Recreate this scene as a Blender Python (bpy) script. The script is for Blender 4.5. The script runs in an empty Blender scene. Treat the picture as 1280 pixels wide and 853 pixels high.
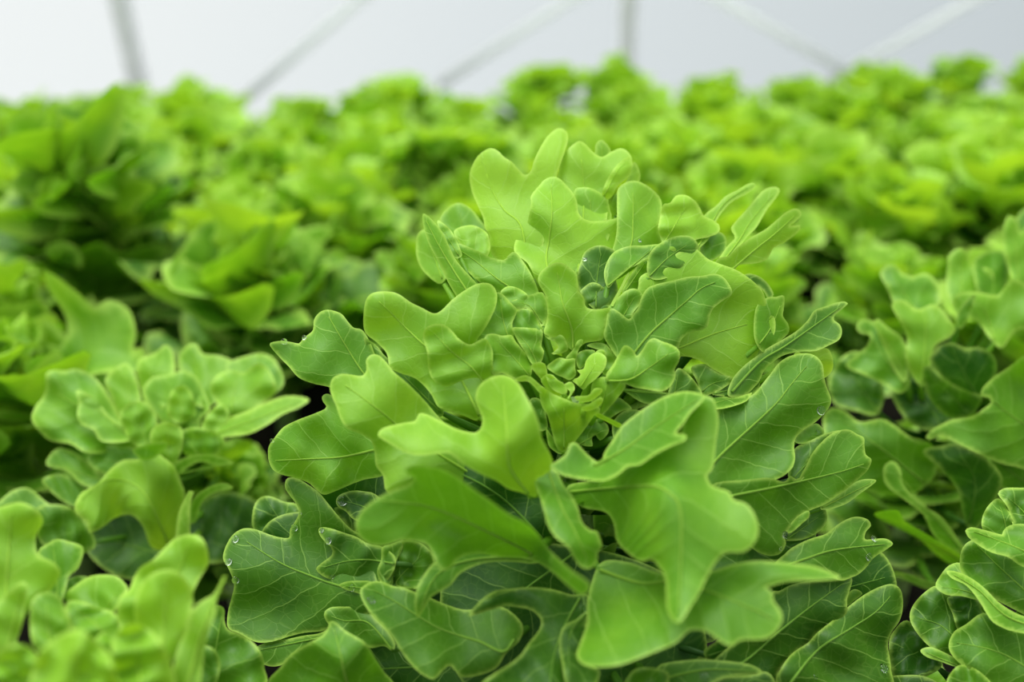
import bpy, bmesh, math, random
import numpy as np
from mathutils import Vector, Matrix
from mathutils.geometry import delaunay_2d_cdt

# ------------------------------------------------------------------ camera, light, exposure
W_PX, H_PX, F_PX = 1280.0, 853.0, 1100.0
CAM_Z = 0.62
SC = bpy.context.scene
COL = SC.collection
cam_d = bpy.data.cameras.new('camera')
cam = bpy.data.objects.new('camera', cam_d)
COL.objects.link(cam)
cam_d.sensor_fit = 'HORIZONTAL'
cam_d.sensor_width = 36.0
cam_d.lens = 36.0 * F_PX / W_PX
cam_d.clip_start = 0.01
CAM_M = Matrix.Translation((0, 0, CAM_Z)) @ Matrix.Rotation(math.radians(90 - 28.0), 4, 'X') @ Matrix.Rotation(math.radians(-2.0), 4, 'Z')
cam.matrix_world = CAM_M
cam_d.dof.use_dof = True
cam_d.dof.focus_distance = 0.512
cam_d.dof.aperture_fstop = cam_d.lens / 1000.0 / 0.0130
SC.camera = cam

SC.view_settings.view_transform = 'Standard'
SC.view_settings.look = 'None'
SC.view_settings.gamma = 1.0
SC.view_settings.use_curve_mapping = False
SC.view_settings.exposure = 0.0
SC.cycles.max_bounces = 14
SC.cycles.diffuse_bounces = 8
SC.cycles.transmission_bounces = 10
SC.cycles.transparent_max_bounces = 12
SC.cycles.use_denoising = True

# overcast daylight outside the tunnel: brighter over the left end, where the sun stands behind the cloud
wd = bpy.data.worlds.new('overcast_sky')
SC.world = wd
wd.use_nodes = True
nt = wd.node_tree
nt.nodes.clear()
wo = nt.nodes.new('ShaderNodeOutputWorld')
bg = nt.nodes.new('ShaderNodeBackground')
tc = nt.nodes.new('ShaderNodeTexCoord')
dp = nt.nodes.new('ShaderNodeVectorMath'); dp.operation = 'DOT_PRODUCT'
dp.inputs[1].default_value = Vector((-0.75, 0.62, 0.2)).normalized()
rp = nt.nodes.new('ShaderNodeValToRGB')
mr = nt.nodes.new('ShaderNodeMath'); mr.operation = 'MULTIPLY_ADD'; mr.inputs[1].default_value = 0.5; mr.inputs[2].default_value = 0.5
el = rp.color_ramp.elements
el[0].position, el[0].color = 0.20, (0.07, 0.08, 0.07, 1)
el[1].position, el[1].color = 0.98, (0.90, 0.91, 0.90, 1)
for p_, c_ in ((0.58, (0.45, 0.50, 0.525, 1)), (0.81, (0.67, 0.71, 0.725, 1)), (0.92, (0.83, 0.85, 0.845, 1))):
    e = el.new(p_); e.color = c_
nt.links.new(tc.outputs['Generated'], dp.inputs[0])
nt.links.new(dp.outputs['Value'], mr.inputs[0])
nt.links.new(mr.outputs[0], rp.inputs['Fac'])
sx = nt.nodes.new('ShaderNodeSeparateXYZ'); nt.links.new(tc.outputs['Generated'], sx.inputs[0])
zn = nt.nodes.new('ShaderNodeMath'); zn.operation = 'MULTIPLY'; zn.inputs[1].default_value = 2.0
zc = nt.nodes.new('ShaderNodeMath'); zc.operation = 'MAXIMUM'; zc.inputs[1].default_value = 0.0
nt.links.new(sx.outputs['Z'], zc.inputs[0]); nt.links.new(zc.outputs[0], zn.inputs[0])
adc = nt.nodes.new('ShaderNodeMix'); adc.data_type = 'RGBA'; adc.blend_type = 'ADD'; adc.inputs[0].default_value = 1.0
nt.links.new(rp.outputs['Color'], adc.inputs[6]); nt.links.new(zn.outputs[0], adc.inputs[7])
nt.links.new(adc.outputs[2], bg.inputs['Color'])
bg.inputs['Strength'].default_value = 1.0
nt.links.new(bg.outputs['Background'], wo.inputs['Surface'])

sd = bpy.data.lights.new('veiled_sun', 'SUN')
sd.energy = 3.5
sd.angle = math.radians(40)
sd.color = (1.0, 0.99, 0.95)
sun = bpy.data.objects.new('veiled_sun', sd)
COL.objects.link(sun)
sun.rotation_euler = Vector((-0.22, 0.25, 0.95)).to_track_quat('Z', 'Y').to_euler()

# ------------------------------------------------------------------ helpers
def px2w(x, y, d):
    """point of the place seen at photograph position (x, y) at depth d metres along the view axis"""
    return CAM_M @ Vector(((x - 640.0) / F_PX * d, -(y - 426.5) / F_PX * d, -d))

def px_at_height(x, y, z):
    o = CAM_M.translation
    r = (px2w(x, y, 1.0) - o)
    return o + r * ((z - o.z) / r.z)

M_NP = np.array(CAM_M)
def unproject(x, y, d):
    c = np.stack([(x - 640.0) / F_PX * d, -(y - 426.5) / F_PX * d, -d, np.ones_like(d)], 1)
    return (c @ M_NP.T)[:, :3]

def tag(o, label=None, cat=None, group=None, kind=None):
    if label: o['label'] = label
    if cat: o['category'] = cat
    if group: o['group'] = group
    if kind: o['kind'] = kind
    return o

def empty(name, loc):
    o = bpy.data.objects.new(name, None)
    o.empty_display_size = 0.05
    o.location = loc
    COL.objects.link(o)
    return o

def mesh_obj(name, verts, faces, mat, parent=None, smooth=True, uvs=None, edge=None, age=None):
    me = bpy.data.meshes.new(name)
    me.from_pydata([tuple(v) for v in verts], [], [tuple(int(i) for i in f) for f in faces])
    if uvs is not None and len(me.loops):
        li = np.empty(len(me.loops), dtype=np.int32)
        me.loops.foreach_get('vertex_index', li)
        ul = me.uv_layers.new(name='blade')
        ul.data.foreach_set('uv', np.asarray(uvs, dtype=np.float32)[li].ravel())
    if edge is not None:
        a = me.attributes.new('margin', 'FLOAT', 'POINT')
        a.data.foreach_set('value', np.asarray(edge, dtype=np.float32))
    if age is not None:
        a = me.attributes.new('age', 'FLOAT', 'POINT')
        a.data.foreach_set('value', np.asarray(age, dtype=np.float32))
    if smooth and len(me.polygons):
        me.polygons.foreach_set('use_smooth', [True] * len(me.polygons))
    me.update()
    me.materials.append(mat)
    o = bpy.data.objects.new(name, me)
    COL.objects.link(o)
    if parent is not None:
        o.parent = parent
    return o

def tube(pts, radii, n=8):
    """tapered tube along a list of points -> verts, faces"""
    P = [Vector(p) for p in pts]
    V, F = [], []
    up = Vector((0.31, 0.22, 0.93))
    for i, p in enumerate(P):
        t = (P[min(i + 1, len(P) - 1)] - P[max(i - 1, 0)]).normalized()
        a = t.cross(up)
        if a.length < 1e-4: a = t.cross(Vector((1, 0, 0)))
        a.normalize(); b = t.cross(a)
        for k in range(n):
            q = 2 * math.pi * k / n
            V.append(p + (a * math.cos(q) + b * math.sin(q)) * radii[i])
    for i in range(len(P) - 1):
        for k in range(n):
            F.append((i * n + k, i * n + (k + 1) % n, (i + 1) * n + (k + 1) % n, (i + 1) * n + k))
    V.append(P[0]); V.append(P[-1])
    a, b = len(V) - 2, len(V) - 1
    for k in range(n):
        F.append((a, (k + 1) % n, k))
        F.append((b, (len(P) - 1) * n + k, (len(P) - 1) * n + (k + 1) % n))
    return V, F

# ------------------------------------------------------------------ materials
def new_mat(name):
    m = bpy.data.materials.new(name); m.use_nodes = True
    m.node_tree.nodes.clear()
    return m, m.node_tree
def N(nt, t, **kw):
    n = nt.nodes.new(t)
    for k, v in kw.items(): setattr(n, k, v)
    return n
def math_n(nt, op, a, b=None, c=None, clamp=False):
    n = nt.nodes.new('ShaderNodeMath'); n.operation = op; n.use_clamp = clamp
    for i, v in enumerate((a, b, c)):
        if v is None: continue
        if isinstance(v, (int, float)): n.inputs[i].default_value = v
        else: nt.links.new(v, n.inputs[i])
    return n.outputs[0]
def mix_c(nt, f, a, b):
    n = nt.nodes.new('ShaderNodeMix'); n.data_type = 'RGBA'
    for s, v in ((n.inputs[0], f), (n.inputs[6], a), (n.inputs[7], b)):
        if isinstance(v, (int, float)): s.default_value = v
        elif isinstance(v, tuple): s.default_value = v
        else: nt.links.new(v, s)
    return n.outputs[2]

def ramp3(nt, f, cols):
    r = nt.nodes.new('ShaderNodeValToRGB'); e = r.color_ramp.elements
    e[0].position, e[0].color = 0.0, cols[0]; e[1].position, e[1].color = 1.0, cols[2]
    m = e.new(0.5); m.color = cols[1]
    nt.links.new(f, r.inputs['Fac'])
    return r.outputs['Color']

def leaf_material(name, veins=True):
    m, t = new_mat(name)
    out = N(t, 'ShaderNodeOutputMaterial')
    tone = N(t, 'ShaderNodeAttribute', attribute_type='OBJECT', attribute_name='tone').outputs['Fac']
    edge = N(t, 'ShaderNodeAttribute', attribute_type='GEOMETRY', attribute_name='margin').outputs['Fac']
    geo = N(t, 'ShaderNodeNewGeometry')
    nz = N(t, 'ShaderNodeTexNoise'); nz.inputs['Scale'].default_value = 38.0; nz.inputs['Detail'].default_value = 3.0
    t.links.new(geo.outputs['Position'], nz.inputs['Vector'])
    mott = math_n(t, 'SUBTRACT', nz.outputs['Fac'], 0.5)
    age = N(t, 'ShaderNodeAttribute', attribute_type='GEOMETRY', attribute_name='age').outputs['Fac']
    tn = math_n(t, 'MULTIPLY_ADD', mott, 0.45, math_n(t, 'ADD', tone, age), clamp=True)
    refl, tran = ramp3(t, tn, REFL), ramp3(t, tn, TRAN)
    bump_h = None
    if veins:
        uv = N(t, 'ShaderNodeUVMap', uv_map='blade')
        sep = N(t, 'ShaderNodeSeparateXYZ')
        wob = N(t, 'ShaderNodeTexNoise'); wob.inputs['Scale'].default_value = 0.09; wob.inputs['Detail'].default_value = 2.0
        t.links.new(uv.outputs['UV'], wob.inputs['Vector'])
        t.links.new(uv.outputs['UV'], sep.inputs[0])
        av = math_n(t, 'ABSOLUTE', sep.outputs['Y'])
        # lateral veins leave the midrib every 15 mm and sweep towards the tip (uv in mm)
        side = math_n(t, 'SIGN', sep.outputs['Y'])
        q = math_n(t, 'MULTIPLY_ADD', math_n(t, 'POWER', av, 0.85), -1.15, sep.outputs['X'])
        q = math_n(t, 'MULTIPLY_ADD', wob.outputs['Fac'], 5.0, q)
        q = math_n(t, 'MULTIPLY_ADD', side, 3.6, q)
        fr = math_n(t, 'PINGPONG', q, 7.5)
        wid = math_n(t, 'MULTIPLY_ADD', av, -0.006, 0.55)
        lat = math_n(t, 'SUBTRACT', 1.0, math_n(t, 'DIVIDE', fr, wid), clamp=True)
        # fine net of veinlets
        vo = N(t, 'ShaderNodeTexVoronoi', feature='DISTANCE_TO_EDGE'); vo.inputs['Scale'].default_value = 0.17
        wv = N(t, 'ShaderNodeVectorMath', operation='MULTIPLY_ADD')
        t.links.new(wob.outputs['Color'], wv.inputs[0]); wv.inputs[1].default_value = (5, 5, 0)
        t.links.new(uv.outputs['UV'], wv.inputs[2]); t.links.new(wv.outputs[0], vo.inputs['Vector'])
        net = math_n(t, 'SUBTRACT', 1.0, math_n(t, 'DIVIDE', vo.outputs['Distance'], 0.055), clamp=True)
        vein = math_n(t, 'MAXIMUM', math_n(t, 'MULTIPLY', lat, 0.55), math_n(t, 'MULTIPLY', net, 0.10))
        refl = mix_c(t, vein, refl, VEIN_C)
        quilt = math_n(t, 'MULTIPLY', math_n(t, 'SINE', math_n(t, 'MULTIPLY', fr, 0.2094)), math_n(t, 'MULTIPLY', av, 0.09, clamp=True))
        bump_h = math_n(t, 'MULTIPLY_ADD', quilt, 2.2, math_n(t, 'MAXIMUM', math_n(t, 'MULTIPLY', lat, 0.5), math_n(t, 'MULTIPLY', net, 0.25)))
    em = math_n(t, 'MULTIPLY', edge, 0.75)  # light caught on the leaf edge, painted as a pale rim
    refl = mix_c(t, em, refl, MARGIN_C)
    dif = N(t, 'ShaderNodeBsdfDiffuse'); trn = N(t, 'ShaderNodeBsdfTranslucent'); gl = N(t, 'ShaderNodeBsdfGlossy')
    gl.inputs['Roughness'].default_value = 0.46
    gl.inputs['Color'].default_value = (0.9, 0.95, 0.9, 1)
    t.links.new(refl, dif.inputs['Color']); t.links.new(tran, trn.inputs['Color'])
    nz2 = N(t, 'ShaderNodeTexNoise'); nz2.inputs['Scale'].default_value = 420.0; nz2.inputs['Detail'].default_value = 2.0
    t.links.new(geo.outputs['Position'], nz2.inputs['Vector'])
    hgt = math_n(t, 'MULTIPLY', nz2.outputs['Fac'], 0.35)
    if bump_h is not None: hgt = math_n(t, 'MULTIPLY_ADD', bump_h, 0.8, hgt)
    bp = N(t, 'ShaderNodeBump'); bp.inputs['Strength'].default_value = 0.5; bp.inputs['Distance'].default_value = 0.0006
    t.links.new(hgt, bp.inputs['Height'])
    for b in (dif, trn, gl): t.links.new(bp.outputs['Normal'], b.inputs['Normal'])
    ad = N(t, 'ShaderNodeAddShader')
    t.links.new(dif.outputs[0], ad.inputs[0]); t.links.new(trn.outputs[0], ad.inputs[1])
    lw = N(t, 'ShaderNodeLayerWeight'); lw.inputs['Blend'].default_value = 0.5
    t.links.new(bp.outputs['Normal'], lw.inputs['Normal'])
    spec = math_n(t, 'MULTIPLY_ADD', math_n(t, 'POWER', lw.outputs['Facing'], 4.0), 0.06, 0.016)
    mx = N(t, 'ShaderNodeMixShader')
    t.links.new(spec, mx.inputs[0])
    t.links.new(ad.outputs[0], mx.inputs[1]); t.links.new(gl.outputs[0], mx.inputs[2])
    t.links.new(mx.outputs[0], out.inputs['Surface'])
    return m

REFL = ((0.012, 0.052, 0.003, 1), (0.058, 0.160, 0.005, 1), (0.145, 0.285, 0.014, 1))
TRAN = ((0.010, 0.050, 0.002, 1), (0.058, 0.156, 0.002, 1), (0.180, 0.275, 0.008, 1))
VEIN_C, MARGIN_C = (0.20, 0.34, 0.06, 1), (0.26, 0.40, 0.06, 1)
M_LEAF = leaf_material('lettuce_leaf')
M_LEAF_FAR = leaf_material('lettuce_leaf_plain', veins=False)

def plain(name, col, rough=0.5, spec=0.4, noise=None, trans=None):
    m, t = new_mat(name)
    out = N(t, 'ShaderNodeOutputMaterial'); b = N(t, 'ShaderNodeBsdfPrincipled')
    b.inputs['Base Color'].default_value = (*col, 1); b.inputs['Roughness'].default_value = rough
    b.inputs['Specular IOR Level'].default_value = spec
    if noise:
        n = N(t, 'ShaderNodeTexNoise'); n.inputs['Scale'].default_value = noise[0]; n.inputs['Detail'].default_value = 6
        g = N(t, 'ShaderNodeNewGeometry'); t.links.new(g.outputs['Position'], n.inputs['Vector'])
        c = mix_c(t, n.outputs['Fac'], (*noise[1], 1), (*noise[2], 1)); t.links.new(c, b.inputs['Base Color'])
        bp = N(t, 'ShaderNodeBump'); bp.inputs['Distance'].default_value = 0.01; t.links.new(n.outputs['Fac'], bp.inputs['Height'])
        t.links.new(bp.outputs['Normal'], b.inputs['Normal'])
    t.links.new(b.outputs[0], out.inputs['Surface'])
    return m
M_RIB, t_ = new_mat('pale_midrib')
o_ = N(t_, 'ShaderNodeOutputMaterial'); a_ = N(t_, 'ShaderNodeBsdfTranslucent'); b_ = N(t_, 'ShaderNodeBsdfDiffuse'); x_ = N(t_, 'ShaderNodeAddShader')
n_ = N(t_, 'ShaderNodeTexNoise'); n_.inputs['Scale'].default_value = 90.0
k_ = N(t_, 'ShaderNodeAttribute', attribute_type='OBJECT', attribute_name='tone').outputs['Fac']
k_ = math_n(t_, 'MULTIPLY_ADD', math_n(t_, 'SUBTRACT', n_.outputs['Fac'], 0.5), 0.3, k_, clamp=True)
t_.links.new(mix_c(t_, k_, (0.075, 0.165, 0.025, 1), (0.21, 0.34, 0.04, 1)), b_.inputs['Color'])
t_.links.new(mix_c(t_, k_, (0.06, 0.14, 0.012, 1), (0.23, 0.34, 0.02, 1)), a_.inputs['Color'])
t_.links.new(a_.outputs[0], x_.inputs[0]); t_.links.new(b_.outputs[0], x_.inputs[1]); t_.links.new(x_.outputs[0], o_.inputs['Surface'])
M_STEM = plain('lettuce_stem', (0.20, 0.34, 0.09), 0.5, 0.3, noise=(60, (0.16, 0.30, 0.07), (0.28, 0.42, 0.13)))
M_SOIL = plain('dark_soil', (0.02, 0.016, 0.01), 0.95, 0.1, noise=(30, (0.005, 0.005, 0.003), (0.014, 0.012, 0.008)))
M_POST = plain('grey_post', (0.50, 0.54, 0.54), 0.5, 0.4, noise=(8, (0.80, 0.84, 0.84), (0.87, 0.89, 0.89)))
M_BRACE, t_ = new_mat('white_plastic_brace')
o_ = N(t_, 'ShaderNodeOutputMaterial'); a_ = N(t_, 'ShaderNodeBsdfTranslucent'); b_ = N(t_, 'ShaderNodeBsdfDiffuse'); x_ = N(t_, 'ShaderNodeAddShader')
a_.inputs['Color'].default_value = (0.54, 0.56, 0.55, 1); b_.inputs['Color'].default_value = (0.25, 0.26, 0.25, 1)
t_.links.new(a_.outputs[0], x_.inputs[0]); t_.links.new(b_.outputs[0], x_.inputs[1]); t_.links.new(x_.outputs[0], o_.inputs['Surface'])
M_WATER, t_ = new_mat('water')
o_ = N(t_, 'ShaderNodeOutputMaterial'); g_ = N(t_, 'ShaderNodeBsdfPrincipled')
g_.inputs['Base Color'].default_value = (0.95, 1, 0.95, 1); g_.inputs['Roughness'].default_value = 0.02
g_.inputs['IOR'].default_value = 1.24; g_.inputs['Transmission Weight'].default_value = 1.0
t_.links.new(g_.outputs[0], o_.inputs['Surface'])
# milky greenhouse film: half the daylight comes straight through, half is scattered
M_FILM, t_ = new_mat('greenhouse_film')
o_ = N(t_, 'ShaderNodeOutputMaterial'); a_ = N(t_, 'ShaderNodeBsdfTranslucent'); b_ = N(t_, 'ShaderNodeBsdfTransparent'); x_ = N(t_, 'ShaderNodeMixShader')
n_ = N(t_, 'ShaderNodeTexNoise'); n_.inputs['Scale'].default_value = 1.2
c_ = mix_c(t_, n_.outputs['Fac'], (0.86, 0.89, 0.90, 1), (0.93, 0.94, 0.94, 1)); t_.links.new(c_, a_.inputs['Color'])
b_.inputs['Color'].default_value = (0.97, 0.98, 0.98, 1); x_.inputs[0].default_value = 0.88
t_.links.new(a_.outputs[0], x_.inputs[1]); t_.links.new(b_.outputs[0], x_.inputs[2]); t_.links.new(x_.outputs[0], o_.inputs['Surface'])

# ------------------------------------------------------------------ large structure
def box(name, c, s, mat, parent=None, rot=None):
    bm = bmesh.new(); bmesh.ops.create_cube(bm, size=1.0)
    bmesh.ops.scale(bm, vec=s, verts=bm.verts)
    bmesh.ops.bevel(bm, geom=bm.edges[:], offset=min(s) * 0.08, segments=1, affect='EDGES')
    me = bpy.data.meshes.new(name); bm.to_mesh(me); bm.free(); me.materials.append(mat)
    o = bpy.data.objects.new(name, me); COL.objects.link(o); o.location = c
    if rot: o.rotation_euler = rot
    if parent: o.parent = parent
    return o
WALL_Y = 2.55
fl = box('floor', (0, 0.4, -0.02), (9.0, 4.36, 0.04), M_SOIL); tag(fl, kind='structure')
wl = box('wall_back', (0, WALL_Y + 0.03, 1.25), (9.0, 0.004, 2.5), M_FILM); tag(wl, kind='structure')

# ------------------------------------------------------------------ leaves traced in shape, each bent in depth
TILES = {'T1': (520, 150, 4), 'T2': (760, 210, 4), 'T3': (330, 340, 4), 'T4': (600, 330, 5.3333), 'T5': (600, 430, 5.3333),
         'T6': (780, 370, 4), 'B1': (330, 480, 4), 'B2': (440, 560, 4), 'B3': (270, 590, 4), 'B4': (330, 640, 4), 'B5': (560, 640, 4),
         'B6': (680, 480, 4), 'B7': (860, 520, 4), 'B8': (820, 640, 4), 'A': (0, 390, 3.0476), 'G': (0, 600, 3.3684),
         'C1': (1000, 260, 4.5607), 'C2': (1000, 420, 4.5607), 'C3': (1000, 560, 4.5607), 'D': (1100, 590, 3.2444), 'P': (0, 0, 1)}

def parse(s, tile):
    X0, Y0, k = TILES[tile]
    a = np.array([[float(v) for v in p.split(',')] for p in s.split()])
    a[:, 0] = X0 + a[:, 0] / k
    a[:, 1] = Y0 + a[:, 1] / k
    return a

def catmull(P, step, closed=True):
    P = np.asarray(P, float); n = len(P); out = []
    rng = range(n) if closed else range(n - 1)
    for i in rng:
        if closed: p0, p1, p2, p3 = P[i - 1], P[i], P[(i + 1) % n], P[(i + 2) % n]
        else: p0, p1, p2, p3 = P[max(i - 1, 0)], P[i], P[i + 1], P[min(i + 2, n - 1)]
        k = max(1, int(round(np.linalg.norm(p2 - p1) / step)))
        for j in range(k):
            t = j / k
            out.append(0.5 * (2 * p1 + (p2 - p0) * t + (2 * p0 - 5 * p1 + 4 * p2 - p3) * t * t + (3 * p1 - p0 - 3 * p2 + p3) * t ** 3))
    if not closed: out.append(P[-1])
    return np.array(out)

def seg_dist(Q, P, closed=True):
    """distance of every Q to the polyline P, arc length and signed side of the nearest point"""
    A = P if closed else P[:-1]
    B = np.roll(P, -1, 0) if closed else P[1:]
    d = B - A; L = np.maximum((d ** 2).sum(1), 1e-9)
    S0 = np.concatenate([[0], np.cumsum(np.sqrt(L))])[:-1]
    w = Q[:, None, :] - A[None]
    t = np.clip((w * d[None]).sum(2) / L[None], 0, 1)
    r = w - t[..., None] * d[None]
    dd = (r ** 2).sum(2); j = dd.argmin(1); i = np.arange(len(Q))
    side = np.sign(d[j, 0] * w[i, j, 1] - d[j, 1] * w[i, j, 0])
    return np.sqrt(dd[i, j]), S0[j] + t[i, j] * np.sqrt(L[j]), side

def inside(Q, P):
    x, y = Q[:, 0:1], Q[:, 1:2]
    x1, y1 = P[:, 0][None], P[:, 1][None]; x2, y2 = np.roll(P[:, 0], -1)[None], np.roll(P[:, 1], -1)[None]
    c = ((y1 > y) != (y2 > y)) & (x < (x2 - x1) * (y - y1) / (y2 - y1 + 1e-12) + x1)
    return c.sum(1) % 2 == 1

class TPS:
    def __init__(s, pts, lam=0.02):
        s.P = pts[:, :2] / 100.0; n = len(s.P)
        K = s.k(s.P, s.P) + lam * np.eye(n)
        if n >= 4:
            Q = np.concatenate([np.ones((n, 1)), s.P], 1)
            M = np.zeros((n + 3, n + 3)); M[:n, :n] = K; M[:n, n:] = Q; M[n:, :n] = Q.T
            s.c = np.linalg.lstsq(M, np.concatenate([pts[:, 2], np.zeros(3)]), rcond=None)[0]
            s.n = n
        else:
            Q = np.concatenate([np.ones((n, 1)), s.P], 1)
            s.c = np.linalg.lstsq(Q, pts[:, 2], rcond=None)[0]; s.n = 0
    def k(s, a, b):
        r2 = ((a[:, None] - b[None]) ** 2).sum(2)
        return 0.5 * r2 * np.log(r2 + 1e-9)
    def __call__(s, q):
        q = q / 100.0
        Q = np.concatenate([np.ones((len(q), 1)), q], 1)
        if s.n: return s.k(q, s.P) @ s.c[:s.n] + Q @ s.c[s.n:]
        return Q @ s.c

def blade(outline, spacing):
    """triangulated blade of a 2-D outline: points, faces, distance to the margin"""
    bd = catmull(outline, spacing)
    lo, hi = bd.min(0), bd.max(0)
    gx = np.arange(lo[0], hi[0], spacing); gy = np.arange(lo[1], hi[1], spacing * 0.866)
    g = np.array([(x + (0.5 * spacing if j % 2 else 0), y) for j, y in enumerate(gy) for x in gx]) if len(gx) and len(gy) else np.zeros((0, 2))
    if len(g):
        g = g[inside(g, bd)]
    if len(g):
        g = g[seg_dist(g, bd)[0] > 0.55 * spacing]
    pts = np.concatenate([bd, g])
    n = len(bd)
    r = delaunay_2d_cdt([Vector(p) for p in pts], [(i, (i + 1) % n) for i in range(n)], [], 1, 1e-5)
    V = np.array([tuple(v) for v in r[0]]); F = [tuple(f) for f in r[2]]
    C = np.array([V[list(f)].mean(0) for f in F])
    F = [f for f, k in zip(F, inside(C, bd)) if k]
    return V, F, seg_dist(V, bd)[0]

LEAF_DEPTH = {}
def traced_leaf(root, key, tile, outline, ctrl, mid=None, tone=0.6, zref=0.5, spacing=4.0, axis=None, wave=1.0, rib=True, curl=2.0, name='leaf'):
    rs = random.Random(key)
    O = parse(outline, tile); C = parse(ctrl, tile)
    f = TPS(C)
    size = float(np.ptp(O, 0).max())
    sp = max(1.6, min(spacing, size / 14.0))
    V, F, ed = blade(O, sp)
    ph = [(rs.uniform(0, 6.28), rs.uniform(0, 6.28), rs.uniform(5.0, 9.0)) for _ in range(3)]
    wid = 2.0 * abs(np.dot(O[:, 0], np.roll(O[:, 1], 1)) - np.dot(O[:, 1], np.roll(O[:, 0], 1))) * 0.5 / size   # breadth in pixels
    amp = wave * 0.0013 * min(wid, 170) / 100.0
    mm = zref / F_PX * 1000.0
    def depth(q):
        d = zref + f(q) / 1000.0
        for a, b, k in ph:
            d = d + amp * np.sin((q[:, 0] * math.cos(a) + q[:, 1] * math.sin(a)) * k / max(size, 30) * 2.0 + b)
        return d
    LEAF_DEPTH[key] = depth
    d = depth(V) + curl * 0.001 * np.exp(-ed / (0.035 * size + 1.0)) * min(wid / 140.0, 1.0)
    W = unproject(V[:, 0], V[:, 1], d)
    M = parse(mid, tile) if mid else np.stack([C[0, :2], C[1, :2]])
    M = catmull(M, 5.0, closed=False)
    dv, s, side = seg_dist(V, M, closed=False)
    d2 = ((V[:, None, :] - M[None]) ** 2).sum(2)
    w = np.exp(-(d2 - d2.min(1, keepdims=True)) / (2 * (10.0 + 0.35 * dv[:, None]) ** 2))
    arc = np.concatenate([[0], np.cumsum(np.linalg.norm(np.diff(M, axis=0), axis=1))])
    s = (w * arc[None]).sum(1) / w.sum(1)
    uv = np.stack([s * mm, dv * side * mm], 1)
    base = Vector(root.location)
    W = W - np.array(base)
    marg = np.exp(-ed / 1.6)
    verts = [tuple(v) for v in W]; faces = list(F); uvs = [tuple(u) for u in uv]; marg = list(marg)
    if axis is not None:                                  # the stalk that carries the blade back to the stem
        b0 = unproject(C[:1, 0], C[:1, 1], depth(C[:1, :2]) + 0.002)[0]
        hd = math.hypot(b0[0] - axis[0], b0[1] - axis[1])
        if hd > 0.012:
            za = max(0.03, min(b0[2], axis[2]) - 0.25 * hd - 0.01)
            pa = Vector((axis[0], axis[1], za))
            b1 = Vector(b0); m1 = b1.lerp(pa, 0.5) - Vector((0, 0, 0.08 * hd))
            tv, tf = tube([b1, b1.lerp(m1, 0.5) - Vector((0, 0, 0.02 * hd)), m1, pa], [0.0014, 0.0026, 0.0034, 0.004], 8)
            k = len(verts)
            verts += [tuple(v - base) for v in tv]; faces += [tuple(i + k for i in q) for q in tf]
            uvs += [(0.0, 0.0)] * len(tv); marg += [0.0] * len(tv)
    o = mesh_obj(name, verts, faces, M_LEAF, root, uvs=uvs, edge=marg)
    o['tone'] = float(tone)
    if rib and size > 45:
        keep = M[inside(M, O)]
        if len(keep) > 4:
            keep = keep[:-2]
            dm = depth(keep) - 0.0001
            P = unproject(keep[:, 0], keep[:, 1], dm) - np.array(base)
            n = len(P); rr = 0.0007 * min(1.0, size / 150.0) + 0.0002
            tv, tf = tube(P, [rr * (1.0 - 0.75 * i / (n - 1)) for i in range(n)], 6)
            mesh_obj('midrib', tv, tf, M_RIB, o)['tone'] = float(tone)
    return o

# ------------------------------------------------------------------ the tall oak leaf lettuce in focus
Z_HERO = 0.50
HEART = px2w(716, 478, Z_HERO)
hero = empty('lettuce', (HEART.x, HEART.y, 0.0))
tag(hero, 'large tall bright green oak leaf lettuce in sharp focus, its curled heart open', 'lettuce')
tv, tf = tube([(0, 0, 0.0), (0.002, 0, 0.08), (0, 0.001, 0.18), (0, 0, 0.26), (0, 0, HEART.z - 0.03), (0, 0, HEART.z - 0.012)], [0.017, 0.016, 0.015, 0.013, 0.010, 0.004], 14)
mesh_obj('stem', tv, tf, M_STEM, hero)
HERO_AXIS = (HEART.x, HEART.y, HEART.z - 0.02)
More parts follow.
